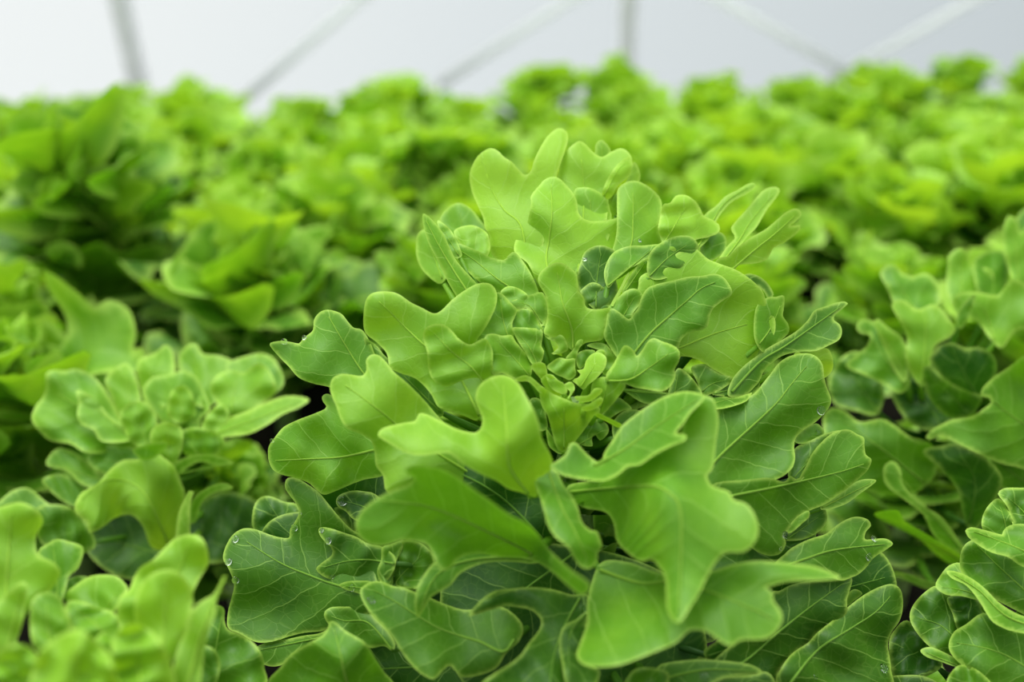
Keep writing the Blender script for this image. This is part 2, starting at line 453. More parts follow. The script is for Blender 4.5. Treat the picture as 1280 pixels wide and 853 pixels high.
# key, tile, outline, depth points in mm (base, tip, then others), midrib, tone
HERO = [
 # ---- back of the rosette
 ('back_tip', 'T1', '895,170 900,120 930,100 960,130 975,170 970,330 930,420 890,330', '930,420,66 930,100,74 895,170,72 975,170,72', None, .55),
 ('back_right_tip', 'T1', '1055,300 1090,210 1120,262 1118,305 1090,420 1000,480 980,400', '1000,480,60 1095,215,74 1118,305,72 1055,300,68', None, .6),
 ('back_bilobed', 'T1', '715,250 730,190 760,145 815,107 850,125 890,165 930,185 975,160 1025,142 1060,160 1080,195 1075,230 1055,285 1010,320 970,380 960,420 940,600 850,750 800,780 750,650 720,450 700,330',
  '810,780,22 815,107,66 1070,190,62 930,185,63 715,250,62 960,420,48 720,450,48', '810,780 835,520 838,330 825,170', .72),
 ('back_fold', 'T1', '930,365 960,290 1000,230 1050,188 1075,188 1082,235 1060,285 1010,330 980,385 940,400', '935,395,50 1065,195,53 960,290,49 1060,285,51', '935,395 960,340 1010,250 1065,200', .85),
 ('back_grey', 'T1', '120,500 150,450 190,420 230,418 280,450 320,500 350,550 350,640 250,720 170,640 130,560', '250,720,50 215,418,84 130,540,80 340,540,74', None, .4),
 ('back_grey2', 'T1', '0,620 10,570 50,545 110,560 150,640 160,760 120,820 40,760 5,690', '140,820,50 40,550,75 5,660,72 150,640,62', None, .5),
 ('stalk_leaf_a', 'T2', '480,240 540,190 590,140 640,115 700,80 730,75 740,88 700,125 620,170 580,210 545,260 500,360 420,420 430,350', '440,410,30 735,80,72 590,140,66 545,260,56', '440,410 510,290 590,170 735,80', .6),
 ('stalk_leaf_b', 'T2', '615,300 650,255 700,200 740,150 790,105 840,95 858,115 840,150 800,200 770,250 740,300 700,340 660,390 600,450 560,490 540,480 590,400 635,350 620,320', '560,485,30 850,105,78 615,300,60 770,250,68', '560,485 650,370 720,260 850,105', .62),
 ('stalk_leaf_c', 'T2', '540,465 600,440 650,395 720,345 790,305 850,255 885,225 925,205 955,208 967,235 940,265 910,290 960,285 962,305 930,340 880,375 830,400 800,450 770,470 720,480 650,490 600,560 500,600',
  '540,580,22 955,225,58 720,345,40 770,470,42 955,295,56 650,490,34', '540,580 640,490 740,405 840,325 950,222', .62),
 ('behind_c', 'T2', '480,350 540,320 585,340 590,400 560,440 500,470 460,440', '470,460,34 560,330,56 480,350,48 590,400,52', None, .4),
 ('back_left', 'T1', '268,280 285,220 320,170 370,142 410,155 440,185 480,210 510,245 545,275 575,255 590,205 620,140 660,80 710,42 750,55 760,100 740,170 715,240 700,300 690,420 650,560 620,700 575,830 500,830 430,720 385,680 370,640 365,580 345,540 335,490 310,430 280,360',
  '560,820,22 370,142,60 710,42,68 545,275,48 268,280,60 350,560,48 715,240,54 500,600,36', '560,820 530,545 440,450 380,350 345,245', .85),
 ('small_back', 'T1', '790,360 830,337 880,343 930,372 960,410 970,450 978,490 960,600 880,700 830,640 800,500', '880,690,30 850,337,50 960,410,48 795,420,48', '880,690 875,520 870,370', .75),
 ('oval_back_right', 'T1', '1005,480 1005,400 1010,345 1050,312 1100,305 1150,325 1200,365 1228,410 1225,470 1212,540 1225,600 1230,640 1180,680 1100,740 1000,800 960,780 970,690 1000,580',
  '970,790,20 1090,305,50 1228,410,50 1005,400,44 1225,620,36 1120,500,35', '970,790 1070,640 1085,500 1085,340', .68),
 ('tri_back_right', 'T2', '270,370 250,310 260,250 275,185 310,175 340,140 385,135 430,160 460,200 480,240 520,258 555,285 560,305 545,330 490,350 440,360 380,400 300,430 240,440',
  '230,440,20 400,140,47 560,300,45 275,185,35 440,360,32', '230,440 300,345 350,260 405,165', .85),
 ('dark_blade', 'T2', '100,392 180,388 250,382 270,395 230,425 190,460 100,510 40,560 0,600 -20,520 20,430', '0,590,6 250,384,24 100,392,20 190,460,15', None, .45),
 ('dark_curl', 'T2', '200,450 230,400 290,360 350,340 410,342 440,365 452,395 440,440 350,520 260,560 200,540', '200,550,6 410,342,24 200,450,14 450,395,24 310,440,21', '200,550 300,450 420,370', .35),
 ('thin_fold', 'T2', '70,620 100,560 130,510 160,475 200,452 207,470 205,505 180,560 160,600 100,640', '70,640,5 200,452,14 120,530,11 205,505,16', None, .5),
 ('thin_stalk', 'T4', '870,275 890,235 930,165 965,95 990,55 1000,70 975,115 940,190 900,260 885,285', '880,280,4 995,60,12 930,165,8', None, .75),
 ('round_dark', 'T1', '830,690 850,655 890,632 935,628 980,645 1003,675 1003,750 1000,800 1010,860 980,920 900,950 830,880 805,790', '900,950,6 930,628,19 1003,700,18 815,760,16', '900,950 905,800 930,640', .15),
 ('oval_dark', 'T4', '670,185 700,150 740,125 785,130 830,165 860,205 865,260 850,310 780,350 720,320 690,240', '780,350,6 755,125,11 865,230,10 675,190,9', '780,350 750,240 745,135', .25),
 ('left_needle', 'T1', '32,500 35,468 60,480 100,520 140,575 170,640 200,700 250,760 305,820 340,880 300,930 220,900 170,830 140,770 100,690 60,610 40,545',
  '300,920,2 40,470,26 170,640,14 100,690,20', '300,920 200,770 110,620 40,480', .62),
 ('left_shadow', 'T1', '175,630 210,618 250,630 320,660 380,690 440,700 460,680 490,660 530,700 570,760 610,850 620,930 560,960 480,920 400,852 330,820 260,760 210,690',
  '590,950,6 190,625,30 320,660,23 490,660,20 400,852,16', '590,950 500,860 400,790 290,700 200,640', .62),
 ('left_small', 'T1', '190,570 200,545 250,528 300,530 350,560 365,590 370,650 340,700 280,680 225,630', '350,700,26 210,545,42 300,530,40 365,590,36', None, .75),
 ('left_sliver', 'T1', '105,508 140,520 180,560 215,630 230,680 190,690 150,630', '220,690,21 110,508,34 180,560,30', None, .6),
 ('back_main', 'T1', '500,600 540,555 560,500 575,420 575,380 610,335 645,297 685,284 720,295 750,325 785,365 805,410 810,455 830,488 870,505 930,505 985,495 1030,482 1065,490 1095,520 1100,555 1085,605 1060,650 1020,720 960,800 880,860 800,920 720,930 650,880 600,800 560,720 510,680 490,650',
  '740,930,15 685,284,41 1095,530,41 490,640,29 820,480,32 620,480,34 960,790,25 660,700,22', '740,930 655,730 665,600 680,470 675,295', .72),
 # ---- left side
 ('left_far', 'T3', '28,365 60,348 100,346 140,352 175,358 195,335 225,310 245,290 250,240 275,205 310,190 350,195 390,212 420,250 450,280 490,290 530,350 570,450 640,580 720,690 700,760 620,740 520,660 400,610 320,575 250,560 175,530 120,470 80,430',
  '690,730,-4 310,190,14 30,365,10 490,290,8 250,560,2 175,358,12', '690,730 600,610 500,510 400,355 310,200', .42),
 ('left_rib', 'T3', '498,330 530,345 570,375 610,425 700,480 800,550 870,640 900,710 850,730 740,700 640,560 540,440', '880,700,-6 500,335,6 700,480,-1 640,560,-1', '880,700 800,620 690,510 570,370', .3),
 ('left_bilobed', 'T3', '500,190 510,140 535,110 580,98 640,100 680,115 730,150 790,180 850,208 890,190 940,140 1000,95 1060,62 1110,55 1145,70 1165,110 1160,170 1130,240 1095,300 1065,350 1090,440 1095,600 1075,738 1000,720 920,692 870,675 840,620 800,570 750,530 690,510 630,480 620,430 605,395 560,350 510,310 497,260',
  '1080,730,-14 540,110,-6 1130,60,-9 850,208,-13 497,260,-6 640,480,-15 900,450,-13 1000,650,-18', '1080,730 960,500 800,365 720,290 640,210 550,125', .72),
 ('left_lower_left', 'B1', '20,350 25,310 60,260 100,215 170,180 250,150 305,125 312,112 295,90 290,65 310,50 340,60 400,120 500,160 620,250 660,360 620,440 580,465 500,480 420,510 350,540 300,555 260,530 220,495 150,470 90,455 45,430 25,390',
  '660,330,-14 20,370,10 170,180,7 300,555,4 310,60,2 500,480,-5', '660,310 550,332 380,367 200,377 30,385', .52),
 ('left_front_small', 'T3', '795,310 810,280 850,262 900,265 940,295 975,335 1015,360 1040,362 1080,340 1110,335 1135,370 1145,410 1145,470 1160,560 1120,620 1085,540 1040,532 990,545 920,573 870,560 835,525 820,470 815,400 800,350',
  '1130,600,-20 840,262,-26 1120,340,-22 900,570,-25 1000,440,-23 800,320,-26', '1130,600 1040,480 940,400 830,285', .68),
 ('left_mid_front', 'B1', '330,10 345,-30 390,-50 440,-45 490,-40 512,-70 510,-120 540,-147 575,-142 610,-110 650,-60 720,0 800,80 860,150 1000,300 1100,420 1100,520 900,540 750,540 620,545 595,460 560,410 550,330 530,280 480,250 420,225 385,180 360,110 335,50',
  '1050,460,-26 400,-50,-40 540,-147,-30 330,20,-40 550,340,-40 620,540,-40 800,80,-24 860,400,-33', '1050,460 760,280 600,150 480,60 380,-10', .75),
 # ---- right side
 ('right_back_pale', 'T2', '695,530 750,540 800,580 828,635 800,655 780,620 740,590 690,620 660,560', '670,600,30 820,620,44 750,540,42', None, .35),
 ('right_sliver', 'T6', '715,10 760,5 800,0 800,60 795,100 820,140 825,180 790,220 740,260 690,280 650,200 660,60', '670,250,10 800,5,34 825,170,34 715,10,28', '670,250 740,150 790,20', .62),
 ('right_under', 'T6', '850,290 900,280 960,270 1015,262 1040,300 1045,360 1020,400 990,410 940,390 860,340', '830,320,14 1040,320,36 940,400,32 960,270,32', None, .9),
 ('right_wing', 'T6', '665,300 720,260 800,215 870,170 920,120 950,75 1000,55 1060,35 1105,28 1120,38 1080,75 1055,95 1050,120 1080,145 1090,180 1075,220 1020,250 960,275 880,280 800,297 740,335 700,375 685,410 668,440 600,500 520,500 540,420 600,350',
  '540,480,4 1115,32,30 1085,190,24 668,420,11 870,170,24 800,297,16 660,310,15', '540,480 680,330 800,255 950,150 1110,35', .35),
 ('right_big', 'T2', '150,600 155,555 180,530 230,515 270,510 300,475 340,430 390,402 430,400 460,420 500,455 560,480 630,505 690,540 740,580 775,620 795,680 830,740 838,790 830,835 800,880 760,910 742,945 742,990 760,1040 745,1077 690,1075 620,1055 530,1010 450,960 360,945 240,1000 120,960 100,800 120,700',
  '130,960,-2 830,790,22 400,402,20 160,560,11 745,1077,10 690,540,25 540,750,16 300,700,8', '130,960 330,910 530,830 720,775', .80),
 ('right_curved', 'T2', '105,757 130,725 150,700 170,640 200,600 250,580 320,565 400,545 470,540 530,530 575,545 610,590 620,630 580,660 530,700 510,740 500,790 470,810 410,825 370,855 355,890 330,930 200,1010 110,1020 42,945 5,890 -21,840 -10,780 -2,727 20,703 57,722',
  '70,1010,-10 610,610,4 105,757,-5 200,600,-1 400,545,2 500,790,-3 0,730,-6 -15,840,-8 300,720,-1', '70,1010 200,840 320,730 400,660 470,600 570,560', .52),
 ('right_lobe', 'T4', '850,300 880,265 930,215 980,175 1030,165 1075,185 1083,215 1065,270 1020,330 1000,400 900,440 850,380', '900,440,2 1060,172,6 1080,215,5 900,245,4', None, .66),
 ('right_small', 'T4', '888,670 920,610 960,545 1000,555 1030,585 1045,615 1080,575 1120,515 1160,495 1210,515 1290,545 1330,585 1327,650 1300,700 1300,760 1267,820 1213,852 1133,842 1040,827 980,805 930,790 860,790 840,740',
  '845,780,-16 1320,600,-22 965,545,-15 1160,495,-18 1213,850,-26 1045,700,-20', '845,780 1000,770 1130,690 1290,575', .72),
 ('right_under_a', 'T5', '930,300 1000,300 1100,310 1240,325 1290,340 1230,385 1130,402 1060,382 990,335', '920,310,-12 1280,340,-8 1130,400,-10', None, .5),
 ('right_under_b', 'T6', '220,500 240,420 270,362 320,390 370,450 390,500 330,560 240,560', '240,560,-8 275,365,-2 390,490,0', None, .4),
 ('right_under_c', 'T6', '335,360 400,340 450,370 545,415 500,460 440,490 390,495 365,430', '370,480,2 540,418,8 400,340,7', '380,490 440,440 540,416', .38),
 ('right_under_d', 'T6', '430,495 480,495 540,505 600,497 640,480 620,520 570,545 490,565 440,560', '440,540,-4 635,485,8 540,505,4', None, .45),
 ('right_under_e', 'T6', '440,490 500,450 560,420 640,420 680,440 640,490 560,505 480,500', '450,490,4 660,435,12 560,420,10', None, .3),
 ('right_main', 'T6', '465,590 500,555 540,545 600,520 660,480 700,430 740,380 770,340 820,305 880,290 930,290 970,310 995,350 1000,400 1015,460 1035,510 1030,550 1000,590 960,630 900,670 860,710 850,760 856,805 845,855 810,892 780,910 700,940 560,970 430,970 400,850 430,700',
  '420,900,-26 900,290,6 1035,520,4 500,560,-8 850,800,-9 700,430,0 700,700,-8', '420,870 500,780 740,560 830,450 930,330', .48),
 ('right_pale', 'B7', '530,115 560,85 590,60 640,38 672,62 678,95 620,130 550,140', '540,130,4 670,80,12 590,60,10', None, .55),
 ('right_fold_back', 'B7', '500,300 530,170 620,120 700,85 760,75 690,130 640,180 600,240 580,310 540,330', '520,320,-6 740,80,6 530,170,2', None, .25),
 ('right_lower', 'B7', '480,330 510,300 540,318 556,312 570,285 590,250 620,190 660,140 710,95 770,70 812,72 845,92 880,110 882,150 890,195 918,220 900,270 860,310 820,345 760,390 690,440 620,470 560,500 510,560 480,600 490,640 460,690 400,700 330,670 280,620 180,500 120,420 130,340 300,320 400,310',
  '130,430,-34 910,225,4 800,70,2 565,300,-10 470,680,-14 690,440,-5 300,620,-22 640,300,-3', '130,430 225,400 420,360 640,310 780,275 905,232', .45),
 ('right_tip', 'B7', '660,460 760,390 840,330 900,316 942,323 920,347 860,390 800,435 740,460 690,470', '660,465,0 938,325,16 760,390,8 800,435,6', None, .6),
 ('right_low_grey', 'B7', '480,620 510,570 560,505 620,465 670,450 697,500 685,550 640,590 590,615 540,625', '490,620,-2 690,480,10 620,610,4', None, .3),
 ('right_low_pale', 'B7', '490,575 540,510 600,475 606,505 570,540 515,585', '495,580,-14 603,480,-6 540,520,-10', None, .6),
 ('right_twolobe', 'B8', '600,250 640,215 680,180 760,140 850,110 900,70 960,35 1010,25 1060,40 1075,70 1050,100 1046,138 1100,135 1150,135 1185,160 1150,190 1090,230 1050,280 1010,315 975,330 930,345 860,330 760,330 650,340 560,320',
  '570,300,-24 1180,158,8 1010,25,10 1046,138,2 975,330,-4 760,140,-2 800,250,-12', '570,300 750,235 900,190 1170,160', .40),
 ('right_low_small', 'B8', '950,450 970,400 1000,388 1032,410 990,445 960,470', '950,470,4 1030,405,14 980,390,10', None, .45),
 ('right_low_dark', 'B8', '560,420 620,395 680,365 780,345 900,335 978,332 970,390 955,440 956,500 930,540 880,575 810,600 760,660 700,700 650,750 610,800 600,860 420,870 280,770 400,640',
  '330,800,-40 978,335,-2 955,500,-4 610,820,-20 620,395,-16 700,560,-17', '330,800 440,750 640,580 780,470 960,340', .25),
 ('right_bottom', 'B8', '600,850 620,790 680,710 760,655 800,610 850,570 900,530 980,460 1050,410 1120,375 1180,362 1220,385 1235,440 1230,510 1210,560 1180,600 1160,660 1170,740 1176,800 1170,900 900,960 640,940',
  '640,900,-34 1200,370,6 1232,460,6 1172,800,-6 760,655,-18 980,460,-4 950,680,-12', '640,900 800,700 980,580 1100,500 1190,400', .30),
 # ---- heart
 ('heart_y', 'T4', '385,110 395,70 430,30 490,-5 540,-8 590,20 630,50 648,90 655,150 665,190 690,220 700,270 720,295 780,303 850,293 872,290 850,350 835,440 822,495 790,515 700,530 640,580 590,560 560,510 480,490 425,462 440,400 450,340 445,270 430,200 400,150',
  '620,570,-1 520,-5,-2 870,292,-7 425,460,-7 385,110,-2 700,270,-3 650,400,-2', '620,570 610,430 550,260 530,150 505,10', .66),
 ('heart_left_a', 'T4', '110,190 160,210 200,255 245,300 240,340 215,400 225,470 200,540 90,500 0,500 -60,480 40,350 80,260', '210,540,-6 130,195,1 240,320,0 -50,480,-8', '210,540 160,400 130,200', .52),
 ('heart_left_b', 'T4', '195,260 260,230 340,205 410,188 432,215 447,270 450,340 435,385 410,420 380,360 310,295 250,292', '420,420,1 200,258,6 410,190,6', '420,410 330,280 210,256', .5),
 ('heart_left_c', 'T4', '135,195 170,155 215,150 270,170 320,210 330,260 290,300 220,290 180,250', '290,300,4 190,150,10 320,210,8', None, .55),
 ('heart_left_d', 'T4', '205,380 220,335 260,305 310,298 355,315 385,350 395,400 422,432 400,490 300,480 215,440', '380,480,-2 270,302,2 395,380,2 205,400,0', None, .42),
 ('heart_left_e', 'T4', '215,430 270,424 340,428 410,437 419,480 410,550 428,582 412,650 380,690 340,660 300,590 250,510', '390,690,-6 220,432,-4 415,440,-2 300,590,-6', '390,690 330,560 230,440', .5),
 ('heart_left_f', 'T4', '30,490 90,465 150,480 210,475 240,520 290,580 340,640 348,690 330,760 250,770 150,730 80,740 40,640', '330,760,-10 60,480,-15 210,475,-10 120,720,-18 190,600,-11', '330,750 220,620 90,480', .52),
 ('heart_mid_a', 'T4', '645,710 690,700 705,650 740,605 790,590 830,610 845,640 830,700 780,760 720,810 690,840 640,800 610,775 650,760 670,735', '670,820,-9 815,600,-10 690,690,-8 740,790,-13', None, .85),
 ('heart_mid_b', 'T4', '445,685 490,645 530,625 580,635 632,633 634,690 640,740 600,775 560,760 510,740 465,710', '600,770,-7 530,625,-6 460,690,-8', None, .55),
 ('heart_mid_c', 'T4', '340,680 380,655 430,665 447,710 450,770 430,800 390,750 355,710', '440,800,-10 360,662,-14 430,665,-11', None, .8),
 ('heart_mid_d', 'T4', '405,775 450,735 490,755 540,795 582,815 580,860 520,880 450,840', '540,880,-11 430,745,-15 580,815,-14', None, .8),
 ('heart_mid_e', 'T4', '570,632 620,570 650,515 680,503 687,525 655,580 640,640 600,660', '610,655,-2 680,505,-4 620,570,-3', None, .6),
 ('heart_curl', 'T4', '425,470 470,492 515,473 555,482 580,530 587,570 560,592 520,600 490,605 475,598 500,580 520,555 500,520 450,500', '560,590,-1 470,490,-1 555,485,-3 480,600,-4', None, .6),
 ('heart_dark', 'T4', '640,640 650,600 690,576 740,573 768,585 740,640 700,680 660,700', '680,700,-3 720,573,-2 645,620,-2', None, .3),
 ('heart_right_a', 'T4', '712,545 760,525 820,530 860,558 912,622 892,670 880,730 840,750 800,700 830,640 825,590 770,568', '830,740,-5 760,525,-1 905,620,-4', None, .55),
 ('heart_right_b', 'T4', '770,590 800,572 828,578 834,615 810,640 770,625', '790,640,-6 820,575,-6 770,595,-5', None, .7),
 ('heart_cup', 'T5', '395,320 410,290 440,300 480,330 550,360 640,395 720,402 790,420 800,452 760,480 720,540 660,620 600,690 540,720 505,680 480,590 450,480 410,410',
  '560,720,-8 410,300,-20 795,430,-22 600,378,-25 480,500,-17 650,520,-19', '560,700 560,550 560,380', .72),
 ('heart_rim', 'T5', '232,240 270,216 310,210 352,230 400,272 440,302 430,330 395,325 365,290 320,252 270,252', '440,330,-18 240,236,-24 330,220,-22', None, .8),
 ('heart_side', 'T5', '760,240 830,220 900,230 972,275 930,345 860,430 815,475 775,450 740,380 740,300', '790,470,-8 830,222,-15 970,275,-20 850,340,-14', '790,460 830,340 850,230', .68),
 ('heart_bit_a', 'T5', '630,352 720,343 760,300 800,295 818,308 800,338 740,382 670,388', '680,388,-24 812,300,-27 640,352,-24', None, .85),
 ('heart_bit_b', 'T5', '675,425 720,405 760,380 805,355 822,378 785,425 725,448 690,445', '690,440,-25 820,370,-29 700,412,-26', None, .85),
 ('heart_bit_c', 'T5', '560,280 590,255 620,262 632,300 610,340 585,362 600,320', '590,360,-17 600,258,-14 630,290,-15', None, .75),
 ('heart_bit_d', 'T5', '440,210 480,205 520,240 560,265 580,300 570,335 530,330 470,290', '560,335,-16 450,208,-15 575,285,-16', None, .75),
 ('heart_low_a', 'T5', '560,690 590,590 690,530 780,505 840,530 860,570 845,610 800,645 765,605 745,640 752,682 700,682 640,672 590,730', '560,730,-4 850,560,-6 700,680,-8 690,530,-8', None, .4),
 ('heart_low_b', 'T5', '440,560 470,600 520,660 570,700 540,737 490,712 455,670', '550,730,-6 445,570,-8 500,700,-9', None, .45),
 ('heart_low_c', 'T5', '765,460 800,465 850,490 945,538 920,560 845,520 780,490', '775,475,-17 935,545,-22 845,500,-20', None, .7),
 ('heart_low_d', 'T5', '810,480 860,420 920,360 960,380 1012,432 950,448 890,482 850,510', '820,500,-10 1010,430,-6 930,360,-9', None, .35),
 ('heart_low_e', 'T5', '330,380 380,360 420,400 440,470 450,560 400,580 350,500', '440,570,-6 360,365,-6 430,440,-7', None, .3),
 ('heart_low_f', 'T5', '880,560 900,500 960,450 1050,440 1100,480 1050,560 980,620 900,640', '890,630,-8 1080,460,0 960,450,-2', None, .25),
 # ---- front of the rosette
 ('front_shadow', 'B1', '640,380 780,350 1000,340 1200,400 1300,480 1420,560 1470,720 1400,860 1250,800 1150,690 1000,560 850,460 700,440', '1450,840,-14 680,390,-36 1000,340,-26 1300,480,-22 1000,560,-30', '1450,840 1200,580 950,440 700,400', .2),  # leaf lying in shadow; the shadow is painted as a low tone
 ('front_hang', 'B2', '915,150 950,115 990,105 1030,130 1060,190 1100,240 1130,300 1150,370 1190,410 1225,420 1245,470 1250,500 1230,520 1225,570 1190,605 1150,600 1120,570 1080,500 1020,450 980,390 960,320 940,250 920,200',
  '980,110,-58 1190,600,-86 920,200,-66 1245,490,-78 1100,400,-84', '980,110 1050,300 1120,430 1190,590', .72),
 ('front_left_fold', 'B2', '520,520 440,560 400,585 350,650 322,715 312,790 330,850 365,800 400,745 490,690 540,630 620,590 700,572 820,572 900,580 960,560 900,480 700,460', '920,560,-38 330,845,-66 350,650,-62 600,595,-50', '920,540 600,560 420,640 330,840', .62),
 ('front_left', 'B2', '265,110 300,88 360,88 430,100 490,125 560,170 620,215 680,255 740,300 800,340 860,370 920,420 980,500 1050,570 1110,620 1170,660 1192,690 1177,725 1140,737 1080,690 1010,630 940,580 860,555 740,545 640,530 560,540 520,570 490,605 450,612 420,580 400,530 370,485 300,468 240,468 160,492 90,485 40,450 18,400 22,360 60,300 130,250 200,215 260,195 300,172 308,150 280,132',
  '900,530,-50 20,390,-92 300,95,-94 620,215,-97 860,375,-101 1180,710,-112 400,400,-76 700,430,-66 470,605,-84 240,468,-92 1000,590,-86', '900,530 700,430 400,300 120,260', .72),
 ('front_centre', 'B1', '570,250 590,225 640,208 700,195 755,185 775,150 800,148 840,165 900,195 960,225 1010,240 1060,243 1085,220 1092,190 1088,160 1070,120 1058,80 1065,30 1090,-5 1130,-30 1170,-43 1210,-42 1250,-25 1285,15 1315,70 1345,125 1365,170 1380,220 1390,275 1415,320 1440,375 1440,420 1400,460 1365,480 1360,568 1290,545 1220,525 1160,485 1080,450 1000,405 930,350 880,348 800,358 730,352 670,325 620,295 580,270',
  '1330,560,-58 1190,-43,-66 570,255,-58 1060,243,-58 930,345,-72 1440,400,-72 1220,300,-80 770,160,-48', '1330,560 1230,420 1215,250 1200,60 1195,-20', .80),
 ('front_bottom', 'B8', '-340,430 -345,500 -345,560 -380,660 -397,720 -362,765 -280,777 -180,767 -80,732 20,692 100,657 150,610 180,592 250,600 310,640 370,672 430,642 540,637 600,602 632,540 620,490 590,450 580,400 552,378 580,372 630,355 700,347 800,345 918,332 880,305 800,275 700,260 600,250 500,246 400,260 300,290 150,330 0,300 -150,250 -280,260',
  '-280,290,-50 600,580,-112 -390,720,-96 918,330,-104 500,246,-88 100,650,-108 370,670,-114 0,330,-66 350,430,-100', '-280,290 -80,355 100,350 350,430 600,540', .78),
 ('front_right', 'B6', '800,58 835,68 858,100 872,190 860,300 845,420 815,460 835,505 880,525 925,540 950,580 1010,600 1050,650 1072,720 1055,790 1000,840 910,845 870,880 830,940 780,1040 730,1120 672,1197 620,1140 612,1070 605,970 570,910 535,880 480,888 420,847 365,787 345,690 300,640 200,620 130,580 120,510 250,480 420,415 560,350 640,290 690,240 710,150 760,80',
  '130,540,-38 672,1197,-122 1072,720,-104 850,100,-70 700,240,-72 480,885,-84 640,550,-98 420,420,-62 345,690,-60 840,460,-88', '130,540 350,520 540,510 630,550 680,630 684,850 672,1180', .82),
 ('front_right_flap', 'B6', '30,410 70,382 110,350 130,300 160,295 190,325 230,365 285,398 300,350 350,270 390,210 450,160 520,110 600,65 680,40 740,40 805,60 780,100 730,150 690,210 660,245 710,258 702,285 640,310 560,350 480,405 420,415 370,455 300,485 200,480 100,460 50,432',
  '250,400,-60 800,60,-70 40,415,-74 140,298,-62 705,265,-92 300,485,-86 480,400,-86 450,160,-60 600,240,-76', '250,410 400,330 550,220 790,65', .66),
 # ---- lower leaves
 ('low_left_back', 'B3', '180,230 195,160 230,125 280,125 340,150 400,160 420,200 400,260 370,330 300,340 220,320 185,280', '380,330,44 240,122,58 185,230,56 410,180,52', None, .3),
 ('low_left_stem', 'B3', '590,185 640,172 700,120 760,60 830,30 848,90 780,200 700,300 650,260', '700,300,10 840,40,16 590,185,20', None, .3),
 ('low_left_dark', 'B3', '600,145 620,115 680,95 740,98 800,115 880,200 860,280 760,260 690,240 650,200 610,175', '860,280,-10 605,140,10 700,95,8 690,240,4', '860,270 750,180 610,140', .25),
 ('low_left_big', 'B3', '35,420 50,370 80,320 120,290 160,282 210,292 270,315 330,330 366,328 370,290 400,240 415,200 400,160 370,120 345,80 350,40 375,28 420,40 470,70 520,110 570,170 620,230 680,290 760,340 800,500 800,650 740,720 560,790 450,805 380,820 280,850 200,852 120,812 60,780 60,700 80,620 90,560 60,480 40,450',
  '800,600,-14 40,420,24 375,28,20 366,328,18 200,850,8 620,230,6 560,780,-4 350,560,14', '800,610 600,565 460,515 320,455 130,335', .38),
 ('low_left_notch', 'B3', '512,290 530,277 580,285 640,305 700,325 760,360 840,380 900,440 860,540 760,580 700,548 640,532 570,537 520,512 500,485 530,455 580,415 576,380 545,350 520,320', '890,460,-20 515,285,6 505,490,4 576,395,0 700,325,-3 700,545,-5', '890,460 760,440 640,450 510,488', .38),
 ('low_left_cup_a', 'B3', '805,500 825,440 830,380 870,365 935,345 930,390 905,440 885,500 880,570 830,560', '870,570,-18 930,348,-14 810,480,-16', None, .55),
 ('low_left_cup_b', 'B3', '938,346 1000,350 1050,375 1092,440 1062,525 1000,585 950,587 890,568 872,540 880,470 905,400', '1000,585,-22 940,348,-18 1090,440,-20 874,520,-14 970,470,-12', '1000,585 900,555 1050,400', .52),
 ('low_left_pale', 'B3', '615,568 650,550 720,545 780,552 800,600 740,615 700,605 650,590', '790,590,-16 617,567,-8 700,605,-12', None, .6),
 ('low_left_mid', 'B4', '300,510 330,480 400,475 500,482 560,540 620,600 657,665 640,695 600,672 540,682 480,665 400,645 320,560', '640,690,-26 302,508,-6 500,482,-12 400,645,-12', '640,690 520,555 400,545 310,510', .5),
 ('low_left_floor', 'B4', '-60,700 20,650 100,640 200,620 270,610 330,590 340,640 200,690 140,725 80,770 0,765', '330,620,-10 -60,700,10 100,640,6 80,770,0', None, .45),
 ('low_front', 'B4', '480,400 500,370 540,350 590,350 640,370 700,380 750,400 830,430 900,460 1000,490 1100,480 1200,480 1290,560 1280,640 1210,710 1150,790 1010,830 960,800 930,770 900,790 850,838 800,820 760,790 700,720 650,640 600,580 550,530 500,460',
  '1250,640,-46 500,390,-48 850,838,-62 560,350,-42 900,460,-34 700,700,-60 1000,830,-52 850,580,-44', '1250,640 1195,700 1080,650 980,620 850,570 640,440 520,380', .42),
 ('low_front_fold', 'B4', '20,860 80,780 140,710 220,660 290,620 318,585 330,548 362,555 400,590 450,620 510,660 560,740 600,800 650,880 500,960 100,960', '520,960,-44 340,550,-56 60,820,-44 600,800,-48 395,800,-64 200,760,-50', '520,960 420,860 380,700 345,560', .55),
 ('low_arc', 'B5', '103,522 130,480 180,430 240,395 320,385 420,378 520,388 620,415 700,420 710,540 700,640 700,720 690,860 500,960 300,930 170,870 230,812 300,767 360,720 410,650 450,600 466,555 450,520 410,490 350,478 290,472 220,490 150,512',
  '660,430,-44 200,860,-86 105,520,-62 466,555,-58 320,385,-52 690,860,-76 500,700,-66', '660,430 590,560 530,720 500,940', .30),
 ('low_arc_side', 'B5', '692,500 640,540 580,570 560,620 555,665 570,760 600,870 720,880 760,800 700,760 660,710 692,570', '690,510,-52 620,870,-80 557,650,-64 720,860,-78', '690,510 610,620 610,870', .34),
 ('low_bottom_a', 'B8', '-160,870 -120,800 -70,780 10,785 60,805 64,850 40,920 -120,920', '-140,920,-62 50,800,-70 -100,790,-66', None, .40),
 ('low_bottom_b', 'B8', '10,775 80,752 200,740 300,743 400,752 480,768 532,800 500,813 400,820 330,835 280,860 200,930 60,930 -20,860', '20,860,-54 530,800,-52 200,740,-54 200,900,-62', '20,840 250,790 520,800', .38),
 ('low_bottom_c', 'B8', '240,900 280,858 330,832 400,822 500,815 545,800 585,830 592,900 420,960', '300,920,-48 560,810,-44 400,822,-46', None, .28),
